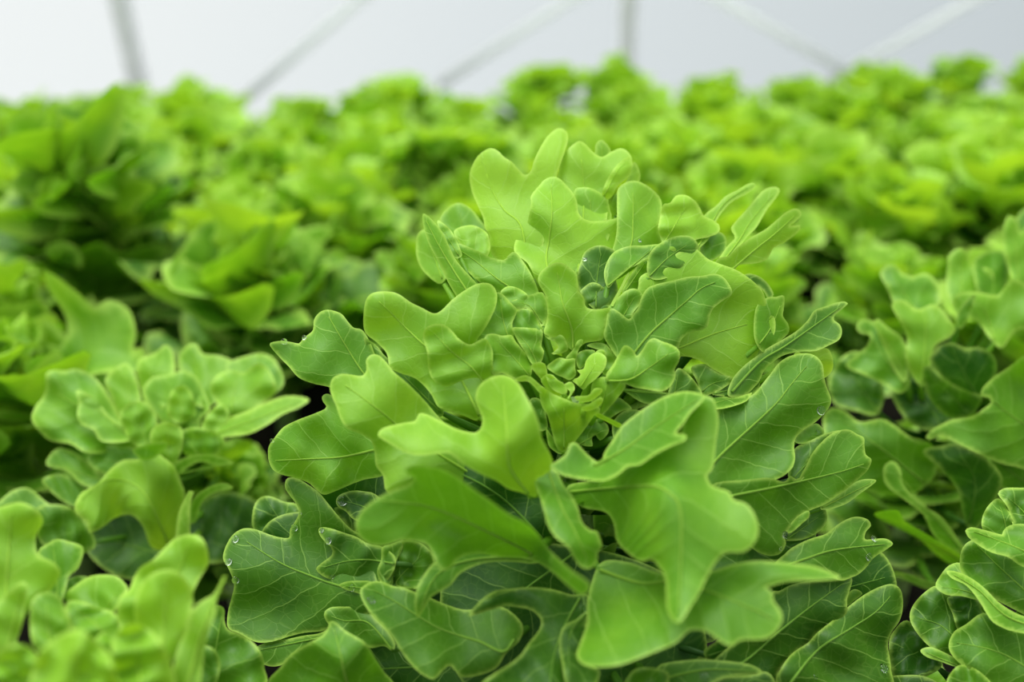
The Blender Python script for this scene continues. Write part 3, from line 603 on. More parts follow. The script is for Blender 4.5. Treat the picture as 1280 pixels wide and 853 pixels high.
 ('fill_left_a', 'P', '400,560 440,540 490,560 520,620 540,700 500,720 440,690 400,640', '530,700,-4 400,580,26 440,545,24 420,680,20', None, .12),
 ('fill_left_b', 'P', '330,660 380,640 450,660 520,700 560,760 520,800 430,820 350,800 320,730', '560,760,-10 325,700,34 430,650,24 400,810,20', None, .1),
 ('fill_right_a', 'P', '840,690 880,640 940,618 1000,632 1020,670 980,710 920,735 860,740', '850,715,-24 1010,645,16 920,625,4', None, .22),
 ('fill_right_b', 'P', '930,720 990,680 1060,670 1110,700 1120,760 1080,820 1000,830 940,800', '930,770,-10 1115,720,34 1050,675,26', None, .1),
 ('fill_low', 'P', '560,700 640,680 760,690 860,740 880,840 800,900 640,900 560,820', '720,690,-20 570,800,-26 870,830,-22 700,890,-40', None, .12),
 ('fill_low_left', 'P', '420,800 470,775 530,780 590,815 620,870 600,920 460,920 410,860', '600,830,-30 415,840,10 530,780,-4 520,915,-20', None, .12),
 ('low_back_right', 'B8', '360,620 480,600 560,560 620,600 560,700 440,760 300,760 240,700', '260,720,-40 610,600,-10 480,600,-26', None, .2),
]
# lower, outer leaves older; tone also paints front and low shade and back light
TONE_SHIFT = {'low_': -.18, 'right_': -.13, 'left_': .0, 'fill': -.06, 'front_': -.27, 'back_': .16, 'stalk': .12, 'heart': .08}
def build_hero():
    for key, tile, outl, ctrl, mid, tone in HERO:
        for pre, dt in TONE_SHIFT.items():
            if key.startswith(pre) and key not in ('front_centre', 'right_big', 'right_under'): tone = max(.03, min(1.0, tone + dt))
        small = key.startswith('heart')
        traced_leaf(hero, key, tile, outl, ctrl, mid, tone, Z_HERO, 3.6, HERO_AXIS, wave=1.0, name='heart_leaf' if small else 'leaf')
build_hero()

# ------------------------------------------------------------------ grown lettuces: leaf shapes bent over a midrib
SHAPES = [
 [(0, .035), (.2, .04), (.36, .08), (.45, .20), (.53, .30), (.59, .27), (.63, .16), (.69, .15), (.75, .26), (.82, .36), (.89, .34), (.91, .22), (.90, .13), (.96, .11), (1.0, .0)],
 [(0, .035), (.22, .05), (.38, .13), (.47, .25), (.54, .22), (.59, .14), (.67, .20), (.77, .38), (.87, .40), (.90, .28), (.86, .17), (.93, .14), (1.0, .0)],
 [(0, .04), (.25, .06), (.42, .16), (.54, .30), (.62, .33), (.68, .24), (.74, .22), (.82, .30), (.89, .31), (.94, .20), (.97, .09), (1.0, .0)],
 [(0, .035), (.2, .05), (.35, .09), (.50, .14), (.60, .24), (.69, .37), (.78, .38), (.82, .26), (.84, .17), (.95, .15), (1.01, .07), (1.0, .0)],
]
def grown_blade(rs, shape, spacing):
    up = [(s + rs.uniform(-.015, .015), v * rs.uniform(.85, 1.2)) for s, v in SHAPES[shape][:-1]]
    dn = [(s + rs.uniform(-.015, .015), -v * rs.uniform(.85, 1.2)) for s, v in SHAPES[(shape + 1) % 4][:-1]]
    O = np.array(up + [(1.0, 0.0)] + dn[::-1]) * 100.0
    return blade(O, spacing)

def grown_leaf(rs, shape, L, th0, th1, cup, ruf, spacing):
    """leaf in its own frame: base at the origin, growing along +X and +Z"""
    V, F, ed = grown_blade(rs, shape, spacing)
    s = np.clip(V[:, 0] / 100.0, 0, 1.02); v = V[:, 1] / 100.0
    k = np.linspace(0, 1.02, 60)
    th = np.radians(th0 + (th1 - th0) * k ** 1.35)
    X = np.concatenate([[0], np.cumsum(np.cos(th[:-1]) * np.diff(k))]); Z = np.concatenate([[0], np.cumsum(np.sin(th[:-1]) * np.diff(k))])
    x, z, t = np.interp(s, k, X), np.interp(s, k, Z), np.interp(s, k, th)
    p1, p2 = rs.uniform(0, 6.28), rs.uniform(0, 6.28)
    lift = cup * v * v * 2.2 + ruf * np.abs(v) * (np.sin(s * rs.uniform(11, 16) + p1 + np.sign(v) * 1.3) + 0.5 * np.sin(s * 25 + p2)) + 0.03 * np.sin(s * 8 + p2) * s
    tw = rs.uniform(-.25, .25) * s
    y = v * np.cos(tw); lift = lift + v * np.sin(tw)
    P = np.stack([x - np.sin(t) * lift, y, z + np.cos(t) * lift], 1) * L
    uv = np.stack([s * L * 1000, v * L * 1000], 1)
    return P, F, uv, np.exp(-ed * L / 0.09)

CLASSES = {  # length, base angle, tip angle, cup, ruffle
 'outer': (.135, 54, -12, .35, .20), 'mid': (.130, 68, 30, .45, .22), 'inner': (.102, 82, 58, .5, .2), 'heart': (.055, 88, 74, .6, .14)}
def class_leaf(rs, c, shape, spacing):
    L, a, b, cup, ruf = CLASSES[c]
    return grown_leaf(rs, shape, L, a + rs.uniform(-6, 6), b + rs.uniform(-24, 20), cup, ruf, spacing)

RS = random.Random(11)
POOL = {}
def pool_mesh(c, i):
    if (c, i) not in POOL:
        P, F, uv, mg = class_leaf(random.Random('%s%d' % (c, i)), c, i % 4, 5.0)
        o = mesh_obj('leaf', P, F, M_LEAF, None, uvs=uv, edge=mg)
        POOL[(c, i)] = o.data
        bpy.data.objects.remove(o)
    return POOL[(c, i)]

def layout(rs, n, top, spread):
    """leaf placements of one lettuce: class, azimuth, height of the base, scale"""
    out = []
    for i in range(n):
        f = i / (n - 1.0)
        c = 'outer' if f < .34 else 'mid' if f < .66 else 'inner' if f < .86 else 'heart'
        hs = top - 0.085
        z = hs * (.30 + .62 * f) if f < .9 else hs * (.86 + .14 * f)
        out.append((c, i * 2.39996 + rs.uniform(-.35, .35), z + rs.uniform(-.008, .012), spread * rs.uniform(.78, 1.18)))
    return out

STEM = None
def lettuce(loc, top, spread, label, group=None, n=44, seed=0, skip=None, tone=.62, up=0.0):
    rs = random.Random(seed)
    root = empty('lettuce', loc)
    tag(root, label, 'lettuce', group)
    tv, tf = tube([(0, 0, 0), (0.001, 0, top * .35), (0, 0.001, top - .09), (0, 0, top - .07)], [.013, .012, .009, .004], 10)
    mesh_obj('stem', tv, tf, M_STEM, root)
    for c, az, z, sc in layout(rs, n, top, spread):
        if skip and skip(c, az): continue
        o = bpy.data.objects.new('leaf', pool_mesh(c, rs.randrange(5)))
        COL.objects.link(o); o.parent = root
        o.location = (0, 0, z); o.rotation_euler = (rs.uniform(-.3, .3), -up * {'outer': 1, 'mid': .8, 'inner': .2, 'heart': 0}[c] + rs.uniform(-.22, .18), az); o.scale = (sc, sc, sc)
        o['tone'] = max(0.0, min(1.0, tone + {'outer': -.38, 'mid': -.06, 'inner': .12, 'heart': .15}[c] + rs.uniform(-.12, .12)))
    return root

FAR = []
def far_mesh(i):
    rs = random.Random(500 + i)
    V, F, U, E, G = [], [], [], [], []
    for c, az, z, sc in layout(rs, 36, .27, 1.0):
        P, f, uv, mg = class_leaf(rs, c, rs.randrange(4), 8.5)
        P = np.array(P) @ np.array(Matrix.Rotation(rs.uniform(-.35, .15), 3, 'Y') @ Matrix.Rotation(rs.uniform(-.35, .35), 3, 'X')).T
        P = P * sc; ca, sa = math.cos(az), math.sin(az)
        k = len(V)
        V += [(p[0] * ca - p[1] * sa, p[0] * sa + p[1] * ca, p[2] + z) for p in P]
        F += [tuple(j + k for j in q) for q in f]; U += [tuple(u) for u in uv]; E += list(mg)
        G += [{'outer': -.3, 'mid': 0, 'inner': .12, 'heart': .15}[c] + rs.uniform(-.2, .2)] * len(P)
    tv, tf = tube([(0, 0, 0), (0, 0, .19)], [.013, .008], 8)
    k = len(V); V += [tuple(v) for v in tv]; F += [tuple(j + k for j in q) for q in tf]; U += [(0, 0)] * len(tv); E += [0] * len(tv); G += [-.2] * len(tv)
    o = mesh_obj('lettuce', V, F, M_LEAF_FAR, None, uvs=U, edge=E, age=G)
    me = o.data; bpy.data.objects.remove(o)
    return me

# ------------------------------------------------------------------ neighbours with leaves traced in shape
def neighbour(px, py, z, label, specs, tone=0.0, spread=.8, seed=1, n=36, back=0.02, drop=0.03, spacing=5.0, skip=None):
    h = px2w(px, py, z)
    root = lettuce((h.x, h.y + back, 0.0), max(.15, h.z - drop), spread, label, n=n, seed=seed, skip=skip)
    ax = (h.x, h.y + back, h.z - drop)
    for key, tile, outl, ctrl, mid, tn in specs:
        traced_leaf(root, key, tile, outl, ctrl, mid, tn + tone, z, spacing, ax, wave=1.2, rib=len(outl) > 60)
    return root

# old lower leaves around the foot of the large lettuce
rs = random.Random(41)
for i in range(12):
    o = bpy.data.objects.new('leaf', pool_mesh('outer' if i < 7 else 'mid', rs.randrange(5)))
    COL.objects.link(o); o.parent = hero
    k = rs.uniform(.75, .95)
    o.location = (0, 0, .10 + .015 * i); o.rotation_euler = (0, 0, i * 2.39996 + rs.uniform(-.2, .2)); o.scale = (k, k, k)
    o['tone'] = rs.uniform(.1, .3)
LEFT = [
 ('n1a', 'A', '175,235 205,222 250,225 290,218 340,235 380,270 420,330 470,430 540,520 500,550 440,530 380,540 320,535 270,505 190,490 150,455 120,410 135,360 160,330 175,290', '540,520,0 190,230,12 125,410,0 300,530,-14 380,270,10', '540,520 380,410 200,300', .6),
 ('n1b', 'A', '290,300 330,310 370,340 420,400 470,430 510,470 500,490 430,500 380,490 355,450 310,430 293,390 300,350', '500,480,-8 295,310,-2 300,420,-14 380,495,-20', None, .62),
 ('n1c', 'A', '400,260 440,215 480,195 510,230 530,290 535,380 500,420 450,390 425,330', '500,410,6 480,195,28 400,260,26', '500,410 480,205', .68),
 ('n1d', 'A', '520,230 530,180 570,165 600,150 630,125 655,145 665,210 655,300 610,380 560,360 535,290', '590,370,10 630,125,40 525,200,38', '590,370 570,180', .68),
 ('n1e', 'A', '680,190 700,140 745,120 775,160 830,165 890,190 910,240 870,300 800,360 740,350 700,260', '770,350,12 745,120,48 890,190,44 690,170,46', '770,350 735,135', .68),
 ('n1e2', 'A', '860,210 930,170 1010,160 1060,200 1080,280 1000,330 920,310', '930,310,20 1040,180,40 870,200,40', None, .55),
 ('n1f', 'A', '545,300 580,250 640,240 700,225 750,250 780,310 800,370 760,410 700,440 630,430 575,370', '680,430,2 640,240,16 775,300,14 550,300,10', None, .6),
 ('n1g', 'A', '640,340 660,295 700,280 730,310 745,370 740,400 690,425 640,400', '690,420,-6 700,280,2', '690,420 698,290', .7),
 ('n1h', 'A', '455,390 490,350 540,340 580,370 600,420 600,490 560,520 500,500 470,440', '560,510,-10 510,342,-6 600,430,-8', None, .66),
 ('n1i', 'A', '800,290 830,240 880,222 930,230 980,195 1020,215 1045,260 1050,310 1000,350 930,400 880,410 835,360', '880,400,0 880,222,18 990,197,14 930,230,20 1050,310,6', '880,400 900,240', .7),
 ('n1j', 'A', '800,450 870,405 950,375 1050,330 1120,320 1178,335 1140,365 1080,390 1020,430 950,465 880,475 820,480', '810,470,-4 1175,335,4 950,375,-2 1000,440,-18', '810,470 1000,400 1160,338', .7),
 ('n1k', 'A', '770,430 800,380 840,348 872,380 865,420 820,460 785,455', '800,455,-4 842,348,2 870,390,0', None, .75),
 ('n1l', 'A', '285,735 310,690 370,655 420,600 470,565 530,560 580,530 630,560 665,590 690,650 705,700 690,780 660,900 580,900 545,820 500,775 440,785 390,822 340,842 330,800 290,770', '640,880,-14 300,730,-44 480,562,-28 660,600,-26 400,800,-40 560,700,-30', '640,880 540,680 400,640 300,730', .8),
 ('n1m', 'A', '570,490 590,435 640,420 690,440 697,500 680,560 650,600 600,580', '640,590,-18 640,420,-20 570,480,-20', None, .75),
 ('n1m2', 'A', '505,525 545,510 590,498 630,496 640,512 600,550 560,568 530,560', '570,560,-30 630,498,-36 505,525,-34', None, .5),
 ('n1n', 'A', '690,460 740,440 800,450 850,480 852,515 810,550 745,560 695,530', '760,550,-16 690,460,-16 850,490,-20', None, .6),
 ('n1o', 'A', '640,590 665,575 720,550 795,543 860,558 892,580 830,587 760,572 700,605 660,640', '660,620,-18 888,578,-34 780,545,-32', None, .52),
 ('n1p', 'A', '175,570 220,520 290,540 340,580 380,620 430,640 420,680 340,670 300,650 250,605 190,592', '430,660,-10 178,570,-8 220,520,-2', None, .5),
 ('n1q', 'A', '330,560 380,520 450,508 540,530 530,590 470,620 420,625 380,615', '530,580,-8 335,560,-10 400,515,-6', None, .5),
 ('n1r', 'A', '672,900 678,780 700,720 722,682 738,686 724,740 720,900', '700,900,-40 735,682,-44 700,760,-42', None, .7),
 ('n1s', 'A', '720,800 732,720 790,670 850,653 888,672 820,688 772,722 745,800', '730,800,-24 885,672,-36 790,670,-36', None, .5),
 ('n1t', 'A', '965,790 985,720 1020,700 1080,725 1130,735 1138,770 1110,870 1000,900 960,850', '1050,890,20 1020,700,16 1130,740,20', None, .35),
 ('n1x', 'A', '330,840 400,770 520,745 640,790 720,860 770,960 500,1020 350,940', '640,930,0 345,850,16 520,750,22 760,950,10', None, .12),
 ('n1y', 'A', '700,800 780,710 900,690 1000,750 1010,900 800,960 710,900', '760,900,6 990,770,26 800,710,24', None, .1),
 ('n1u', 'A', '160,640 230,618 310,655 330,720 290,745 240,722 190,682', '320,720,-10 162,640,-10 230,618,-6', None, .4),
 ('n1v', 'A', '-40,760 0,720 50,680 110,672 170,720 220,760 160,790 60,800', '200,770,-20 10,710,-24 100,675,-16', None, .45),
 ('n1w', 'A', '140,750 230,735 290,760 340,820 360,900 240,930 150,870', '350,880,-20 150,760,-30 290,760,-22', None, .38),
]
NEAR_LEFT = [
 ('n3a', 'G', '-80,140 0,115 50,100 90,95 140,115 175,150 180,185 155,230 150,280 165,320 220,345 255,385 240,430 200,480 130,540 60,640 -60,700 -120,500', '20,660,6 90,95,18 250,390,10 150,270,14 -60,300,14', '20,640 30,400 50,120', .75),
 ('n3b', 'G', '160,305 200,270 240,250 300,262 345,280 350,310 330,370 290,410 272,480 240,540 180,500 160,420', '230,530,26 245,250,44 348,295,38 165,305,44', '240,520 240,400 220,270', .45),
 ('n3b2', 'G', '255,470 290,420 330,405 370,415 340,470 290,520', '290,510,30 340,407,42 260,460,38', None, .5),
 ('n3c', 'G', '270,490 310,450 370,410 430,400 490,405 525,435 537,465 500,530 450,580 390,590 320,540', '430,580,14 400,402,34 535,460,26 275,490,28', '430,580 500,460', .68),
 ('n3d', 'G', '280,520 340,512 420,540 480,560 510,620 480,680 400,680 330,660 290,600', '470,670,2 290,515,14 430,540,14', None, .6),
 ('n3e', 'G', '490,560 510,490 545,460 560,420 590,370 640,340 690,290 740,245 800,230 850,245 875,300 875,360 845,410 815,470 780,560 720,700 640,760 540,720', '660,750,-8 810,230,12 875,330,10 560,420,8 500,540,-2 780,560,2', '660,750 720,480 800,260', .78),
 ('n3f', 'G', '565,550 580,470 620,410 680,380 740,385 790,430 812,500 800,580 770,680 710,780 620,780 580,650', '680,780,-18 700,380,-12 810,510,-10 570,540,-12', '680,780 690,560 700,400', .85),
 ('n3g', 'G', '470,720 490,650 550,605 620,625 680,690 720,770 740,880 700,960 500,960', '600,950,-40 570,610,-38 480,700,-38 720,780,-36', None, .8),
 ('n3h', 'G', '740,740 780,640 800,560 850,510 900,480 940,405 956,402 932,460 912,510 910,560 880,640 860,720 840,870 780,960 720,900', '770,940,-20 950,405,-6 800,580,-12 900,560,-10', '770,940 850,640 910,500 948,410', .75),
 ('n3i', 'G', '-60,720 -40,560 40,470 90,430 118,450 105,540 90,620 50,720 0,800', '10,780,-10 100,432,-6 -30,560,-8', None, .75),
 ('n3j', 'G', '125,600 135,510 180,475 240,485 275,540 297,610 270,700 200,740 140,700', '210,730,-8 190,475,2 290,600,0', '210,730 195,500', .62),
 ('n3k', 'G', '-60,960 -20,740 50,697 120,703 158,760 175,960', '60,950,-46 60,697,-46 150,760,-46', None, .8),
 ('n3l', 'G', '140,960 150,760 200,690 280,640 340,632 400,675 445,720 475,780 490,960', '320,950,-58 320,634,-54 160,740,-54 460,750,-54', None, .85),
 ('n3l2', 'G', '380,720 420,650 470,640 490,700 480,800 400,800', '430,800,-30 450,640,-20 480,720,-24', None, .65),
 ('n3m', 'G', '890,545 942,540 945,590 960,630 1010,650 1060,680 1100,730 1113,790 1105,880 850,940 830,740', '870,920,50 940,540,64 1110,790,56 960,630,62', None, .3),
 ('n3n', 'G', '820,720 890,705 928,765 915,850 890,940 800,920', '850,930,26 900,710,34 925,780,32', None, .35),
]
RIGHT = [
 ('n2a', 'C1', '835,480 842,340 845,280 880,240 920,230 955,255 975,310 990,345 1050,340 1095,360 1102,420 1060,480 980,580 900,600', '930,590,30 920,230,56 1095,370,50 842,330,56', '930,590 920,400 915,245', .72),
 ('n2b', 'C1', '985,320 1050,250 1120,240 1172,262 1192,380 1160,500 1100,540 1020,500', '1100,530,36 1110,240,64 1190,360,58', None, .5),
 ('n2c', 'C1', '458,380 490,330 540,328 590,375 650,390 700,370 750,390 790,450 790,560 700,640 600,600 530,530 500,460', '700,630,24 500,330,48 720,372,44 460,390,44', '700,630 600,500 510,350', .6),
 ('n2d', 'C1', '523,560 550,525 600,530 650,570 690,575 750,550 800,570 840,620 880,670 892,690 850,740 780,780 750,850 740,960 700,1020 640,960 600,850 610,740 565,640', '690,1000,0 550,525,6 885,680,-6 690,575,8 600,740,4', '690,1000 710,800 715,600', .8),
 ('n2d2', 'C1', '420,650 440,630 500,680 570,730 605,790 620,900 600,990 540,930 480,800', '600,960,4 430,640,10 605,780,2', None, .7),
 ('n2e', 'C1', '888,640 920,560 970,505 1000,498 990,560 955,640 912,690', '900,670,-6 995,500,-8', None, .5),
 ('n2f', 'C1', '868,540 900,490 980,478 1060,490 1130,495 1180,430 1210,405 1290,440 1360,560 1330,680 1230,700 1150,800 1080,740 1000,640 900,620', '1110,770,2 890,495,12 1210,405,10 1130,495,16 1340,640,0', '1110,770 1060,600 960,490', .72),
 ('n2g', 'C1', '1155,200 1175,60 1210,48 1240,80 1262,140 1300,100 1350,300 1300,440 1220,430', '1250,430,36 1200,48,50 1165,200,46 1330,250,46', '1250,430 1210,60', .7),
 ('n2h', 'C1', '1225,110 1240,50 1290,0 1400,-20 1420,300 1320,420 1262,200', '1340,400,44 1290,5,66 1240,60,64', None, .4),
 ('n2i', 'C1', '1040,1030 1100,970 1200,900 1290,835 1400,800 1500,900 1480,1300 1350,1480 1200,1470 1100,1440 1000,1395 900,1345 800,1300 740,1325 715,1310 750,1268 800,1238 880,1205 980,1190 1040,1150 1090,1110 1080,1085 1035,1072', '1460,1350,-20 1035,1050,-40 1290,835,-36 720,1312,-30 1040,1150,-46 1200,1460,-44 1200,1200,-30', '1460,1350 1200,1180 1060,1060', .5),
 ('n2j', 'C1', '740,880 750,840 800,780 880,772 940,798 1030,798 1100,840 1122,920 1080,1040 1000,1100 900,1060 820,980', '1020,1090,6 880,772,-4 1115,900,-6 750,860,-2', '1020,1090 940,950 860,790', .15),  # shade of the hollow painted as a dark leaf tone
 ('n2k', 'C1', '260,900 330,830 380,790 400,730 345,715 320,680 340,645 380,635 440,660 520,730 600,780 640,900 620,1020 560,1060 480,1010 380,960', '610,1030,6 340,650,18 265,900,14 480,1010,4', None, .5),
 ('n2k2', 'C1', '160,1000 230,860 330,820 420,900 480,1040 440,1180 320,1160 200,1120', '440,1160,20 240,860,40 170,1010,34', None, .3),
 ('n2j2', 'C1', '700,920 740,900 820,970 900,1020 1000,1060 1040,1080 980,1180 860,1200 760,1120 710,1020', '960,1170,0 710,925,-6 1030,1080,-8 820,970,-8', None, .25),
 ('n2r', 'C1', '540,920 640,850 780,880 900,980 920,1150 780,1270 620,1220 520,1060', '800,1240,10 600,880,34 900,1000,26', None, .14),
 ('n2l', 'C1', '130,1250 140,1170 190,1140 260,1160 340,1220 460,1203 540,1240 620,1300 680,1330 740,1340 780,1420 760,1540 620,1640 400,1620 200,1540 140,1400', '700,1560,0 150,1160,-4 340,1220,-10 640,1310,-16 300,1560,-10', '700,1560 500,1400 200,1180', .45),
 ('n2m', 'C3', '475,120 500,85 540,80 575,130 585,200 640,270 720,340 800,390 850,450 900,520 945,595 880,592 800,540 750,480 700,380 600,300 520,240 480,190', '930,590,-20 505,82,-30 700,340,-36 560,260,-34', None, .55),
 ('n2n', 'C3', '420,380 470,360 560,358 600,420 700,480 800,540 900,600 960,640 920,680 850,662 770,605 690,530 600,480 500,430', '950,660,-20 425,378,-26 700,490,-40', None, .6),
 ('n2q', 'C3', '960,-40 1060,-80 1180,-30 1300,30 1420,60 1440,330 1220,280 1140,220 1080,60', '1420,300,0 970,-40,-30 1300,40,-28 1150,220,-20', None, .3),
 ('n2o', 'C3', '350,700 400,675 520,700 600,712 700,750 790,780 760,815 640,775 560,735 480,750 400,757', '780,800,-10 352,700,-16 520,700,-16', None, .4),
 ('n2p', 'C3', '700,20 800,-10 900,-20 1050,50 1145,150 1148,215 1100,330 1010,460 940,430 900,250 800,120', '960,440,-10 740,10,-24 1148,180,-44 900,-20,-34', '960,440 1000,200 900,20', .2),
]
NEAR_RIGHT = [
 ('n4a', 'D', '478,90 500,68 560,65 640,75 700,160 660,280 560,250 535,205 530,180 520,150 500,120', '650,270,10 485,85,24 640,75,26', '650,270 580,160 490,85', .45),
 ('n4b', 'D', '412,200 430,150 470,110 500,120 525,160 545,220 530,280 470,270 420,240', '520,280,10 470,110,20 413,200,16', '520,270 500,180 475,115', .5),
 ('n4c', 'D', '345,240 370,225 430,238 495,255 500,240 525,218 584,212 680,240 700,400 584,387 520,347 450,327 390,292 355,262', '690,380,-20 346,240,-8 540,215,-4 450,327,-14 500,255,-2', '690,380 560,310 360,235', .58),
 ('n4d', 'D', '325,340 345,295 385,275 430,293 500,330 600,370 700,420 720,600 640,620 584,580 480,525 380,462 330,410', '710,590,-6 340,300,6 330,400,0 480,525,-10', '710,590 520,420 380,285', .42),
 ('n4e', 'D', '225,465 245,420 280,380 325,370 332,410 385,462 440,500 400,520 330,505 270,500', '430,510,-2 228,465,10 310,372,14', '430,510 330,480 228,465', .62),
 ('n4f', 'D', '268,402 320,408 380,438 430,478 480,528 540,568 600,590 700,600 720,700 640,680 584,657 520,642 460,612 430,572 400,522 350,462 290,432', '710,650,-24 272,404,-6 430,478,-14 460,612,-24 600,590,-18', '710,650 520,590 400,480 280,408', .6),
 ('n4g', 'D', '278,700 300,650 350,618 400,580 440,575 500,615 600,650 720,670 740,900 600,960 480,900 400,825 330,782 290,742', '720,880,-20 285,690,-10 440,575,-8 400,820,-24', '720,880 500,740 290,690', .38),
 ('n4h', 'D', '120,590 135,540 180,490 230,463 275,500 320,560 340,640 340,700 290,740 240,730 190,700 140,640', '330,700,4 125,590,14 230,463,18 200,705,4', '330,700 240,620 130,590', .32),
 ('n4i', 'D', '275,510 380,503 420,570 420,640 380,670 320,650 295,580', '400,650,2 285,510,12 380,503,12', None, .22),
 ('n4j', 'D', '163,725 200,711 250,728 330,770 360,800 300,790 250,772 190,752', '350,800,-10 166,725,0 230,718,-2', None, .6),
 ('n4k', 'D', '268,860 300,800 340,783 400,808 460,870 480,960 280,960', '470,950,-30 340,783,-24 275,860,-26', None, .45),
 ('n4l', 'D', '36,700 60,640 110,603 175,660 220,720 250,790 160,840 60,840', '240,800,10 50,660,24 110,605,24', '240,800 140,720 45,720', .18),
 ('n4m', 'D', '-20,920 20,840 100,825 180,830 250,870 260,940', '250,930,0 20,840,14 180,830,6', None, .2),
]
def sector(a0, a1):
    return lambda c, az: c != 'outer' and (math.degrees(az) % 360 - a0) % 360 < (a1 - a0) % 360
neighbour(215, 505, .66, 'mid-sized wavy open lettuce just left of the large sharp one', LEFT, seed=3, back=.045, drop=.045, spread=.72)
neighbour(90, 800, .40, 'blurred yellow-green lettuce cut by the bottom left corner', NEAR_LEFT, seed=4, back=.02, drop=.07, spread=.6, n=30)
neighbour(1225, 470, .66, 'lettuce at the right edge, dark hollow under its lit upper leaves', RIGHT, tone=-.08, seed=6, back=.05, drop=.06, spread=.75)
neighbour(1300, 780, .50, 'dark green broad-leaved lettuce cut by the bottom right corner', NEAR_RIGHT, tone=-.12, seed=8, back=.03, drop=.06, spread=.6, n=30)  # tone lowered to paint the shade low in front

# ------------------------------------------------------------------ lettuces a little further back, each with its leaves
TAKEN = [(o.location.x, o.location.y) for o in COL.objects if o.type == 'EMPTY']
def at(px, py, h): 
    p = px_at_height(px, py, h); return p
MIDDLE = [
 (318, 298, .29, 1.3, 'blurred lettuce behind the wavy mid-sized one, standing left of the large sharp one', .25),
 (0, 415, .29, 1.1, 'blurred lettuce cut by the left edge of the photo at mid height', .12),
 (92, 150, .40, 1.35, 'tall lettuce at upper left whose leaf tips stand up against the white wall', .45),
 (1120, 320, .25, 1.0, 'blurred low lettuce behind the upright lobes of the right edge lettuce', .12),
 (540, 300, .262, 1.0, 'blurred lettuce directly behind the left shoulder of the large sharp one', .12),
 (940, 320, .25, 1.0, 'blurred lettuce behind the narrow stalk leaves of the large sharp one', .12),
]
for i, (px, py, h, sp, lab, up) in enumerate(MIDDLE):
    p = at(px, py, h)
    lettuce((p.x, p.y, 0), h + .02, sp, lab, seed=20 + i, n=46, tone=.7, up=up)
    TAKEN.append((p.x, p.y))

# ------------------------------------------------------------------ the crowded rows behind
FARS = [far_mesh(i) for i in range(6)]
rs = random.Random(77)
made = 0
rows = [.80 + .14 * k for k in range(9)]
for r, y0 in enumerate(rows):
    half = y0 * .68 + .18
    x = -half + (.09 if r % 2 else 0)
    while x < half:
        px_, py_ = x + rs.uniform(-.03, .03), y0 + rs.uniform(-.03, .03)
        x += .175
        if min((px_ - a) ** 2 + (py_ - b) ** 2 for a, b in TAKEN) < .125 ** 2: continue
        o = bpy.data.objects.new('lettuce', FARS[rs.randrange(6)])
        COL.objects.link(o)
        s = rs.uniform(.98, 1.2)
        o.location = (px_, py_, 0); o.rotation_euler = (0, 0, rs.uniform(0, 6.28)); o.scale = (s, s, s * (rs.uniform(.84, 1.06) if r < 5 else rs.uniform(.76, .90)))
        o['tone'] = rs.uniform(.68, .98)
        side = 'left' if px_ < -.25 else 'right' if px_ > .35 else 'middle'
        dist = 'last rows against the white wall' if r >= 5 else 'crowded rows behind the nearer plants'
        tag(o, 'blurred bright green lettuce on the %s of the %s' % (side, dist), 'lettuce', 'lettuces on the %s of the %s' % (side, dist))
        made += 1
print('far lettuces', made)

# ------------------------------------------------------------------ posts and braces in front of the film
def wall_x(px, py):
    o = CAM_M.translation; r = px2w(px, py, 1.0) - o
    return o + r * ((WALL_Y - .03 - o.y) / r.y)
def post(x, label):
    t = box('post', (x, WALL_Y - .03, 1.25), (.045, .045, 2.5), M_POST); tag(t, label, 'post')
post(wall_x(163, 60).x, 'grey steel post in front of the white film at upper left')
post(wall_x(783, 50).x, 'grey steel post in front of the white film above the large lettuce')
def brace(a, b, label):
    A, B = wall_x(*a), wall_x(*b)
    A = A.lerp(B, -.25); B = B.lerp(A, -.35)
    A.y = B.y = WALL_Y - .005
    tv, tf = tube([A, A.lerp(B, .5), B], [.014] * 3, 10)
    o = mesh_obj('brace', tv, tf, M_BRACE); tag(o, label, 'brace', 'slanting braces on the film wall')
brace((890, -5), (1050, 85), 'pale slanting brace falling to the right on the film wall at upper right')
brace((1235, -5), (1075, 85), 'pale slanting brace rising to the right edge on the film wall at upper right')
brace((725, -5), (600, 75), 'faint slanting brace on the film wall just left of the middle post')
brace((455, -5), (345, 90), 'faint slanting brace on the film wall rising right from left of centre')

# ------------------------------------------------------------------ water drops on the leaves of the large lettuce
def drop(key, tile, x, y, r, label, group=None):
    X0, Y0, k = TILES[tile]
    q = np.array([[X0 + x / k, Y0 + y / k]])
    d = LEAF_DEPTH[key](q)
    c = Vector(unproject(q[:, 0], q[:, 1], d - .0003)[0])
    e = .6
    n = []
    for dx, dy in ((e, 0), (0, e)):
        q2 = q + np.array([[dx, dy]]); n.append(Vector(unproject(q2[:, 0], q2[:, 1], LEAF_DEPTH[key](q2) - .0003)[0]) - c)
    nn = n[0].cross(n[1]).normalized()
    R = r / k * d[0] / F_PX
    bm = bmesh.new(); bmesh.ops.create_uvsphere(bm, u_segments=20, v_segments=12, radius=R)
    for v in bm.verts:
        v.co.z *= .42 if v.co.z > 0 else .25
    me = bpy.data.meshes.new('water_drop'); bm.to_mesh(me); bm.free(); me.materials.append(M_WATER)
    me.polygons.foreach_set('use_smooth', [True] * len(me.polygons))
    o = bpy.data.objects.new('water_drop', me); COL.objects.link(o)
    o.location = c
    if (cam.matrix_world.translation - c).dot(nn) < 0: nn = -nn
    o.rotation_euler = nn.to_track_quat('Z', 'Y').to_euler()
    tag(o, label, 'water drop', group)
G1 = 'water drops on the big lower left leaf'
drop('low_left_big', 'B3', 95, 337, 19, 'topmost water drop on the rounded left margin of the big lower left leaf', G1)
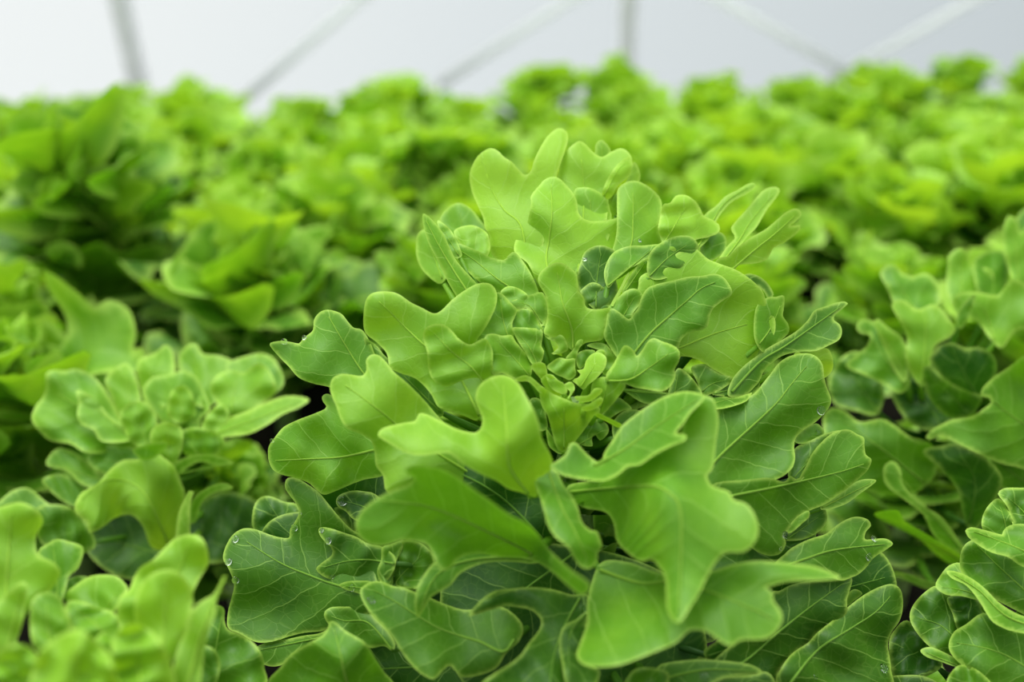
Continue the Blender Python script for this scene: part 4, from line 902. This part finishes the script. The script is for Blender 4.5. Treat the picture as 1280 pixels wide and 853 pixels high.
drop('low_left_big', 'B3', 62, 450, 19, 'middle water drop on the left margin of the big lower left leaf', G1)
drop('low_left_big', 'B3', 96, 544, 19, 'lowest water drop on the left margin of the big lower left leaf', G1)
drop('low_left_big', 'B3', 392, 279, 19, 'water drop in the notch of the big lower left leaf', G1)
drop('low_left_big', 'B3', 422, 207, 8, 'tiny water drop above the notch of the big lower left leaf', G1)
drop('low_left_notch', 'B3', 528, 293, 15, 'small water drop at the upper tip of the notched lower left leaf')
drop('low_left_notch', 'B3', 560, 345, 19, 'larger water drop just below the upper tip of the notched lower left leaf')
drop('low_left_notch', 'B3', 582, 525, 12, 'small water drop on the lower margin of the notched lower left leaf')
drop('low_left_pale', 'B3', 678, 580, 19, 'bright water drop lying on the small pale leaf at lower left')
drop('low_left_dark', 'B3', 630, 147, 26, 'large clear water drop on the tip of the small dark leaf at left')
drop('low_left_cup_b', 'B3', 886, 527, 15, 'water drop at the fold of the cupped leaf at lower left')
drop('low_front', 'B4', 535, 440, 22, 'water drop near the tip of the front lower leaf')
drop('left_far', 'T3', 100, 348, 16, 'water drop on the pointed tip margin of the far left leaf')
drop('left_far', 'T3', 200, 328, 13, 'water drop in the notch of the far left leaf')
drop('left_lower_left', 'B1', 40, 284, 11, 'tiny water drop on the left margin of the rounded left leaf')
drop('right_main', 'T6', 988, 572, 24, 'water drop near the outer margin of the big right leaf')
drop('right_pale', 'B7', 655, 88, 20, 'water drop on the small pale leaf at right')
drop('right_lower', 'B7', 487, 595, 17, 'water drop on the lower margin of the lower right lobe')
drop('right_lower', 'B7', 466, 665, 11, 'small water drop at the lowest corner of the lower right lobe')
drop('right_twolobe', 'B7', 907, 706, 19, 'water drop on the two-lobed leaf at lower right')
drop('right_twolobe', 'B8', 1090, 134, 16, 'water drop in the notch of the two-lobed leaf at lower right')
drop('right_low_dark', 'B8', 860, 571, 16, 'water drop on the outer margin of the dark lower right leaf')
drop('right_bottom', 'B8', 1142, 783, 25, 'large water drop on the lowest right leaf near the bottom of the photo')
drop('right_bottom', 'B8', 797, 825, 13, 'small water drop on the shaded left of the lowest right leaf')
drop('low_bottom_b', 'B8', 243, 822, 24, 'water drop on the flat leaf at the bottom of the photo')
drop('round_dark', 'T1', 843, 695, 13, 'water drop on the left margin of the dark round leaf behind the heart')
drop('thin_fold', 'T2', 190, 478, 11, 'water drop at the top of the thin folded leaf')
drop('oval_back_right', 'T1', 1120, 602, 10, 'tiny water drop at the foot of the oval back leaf')
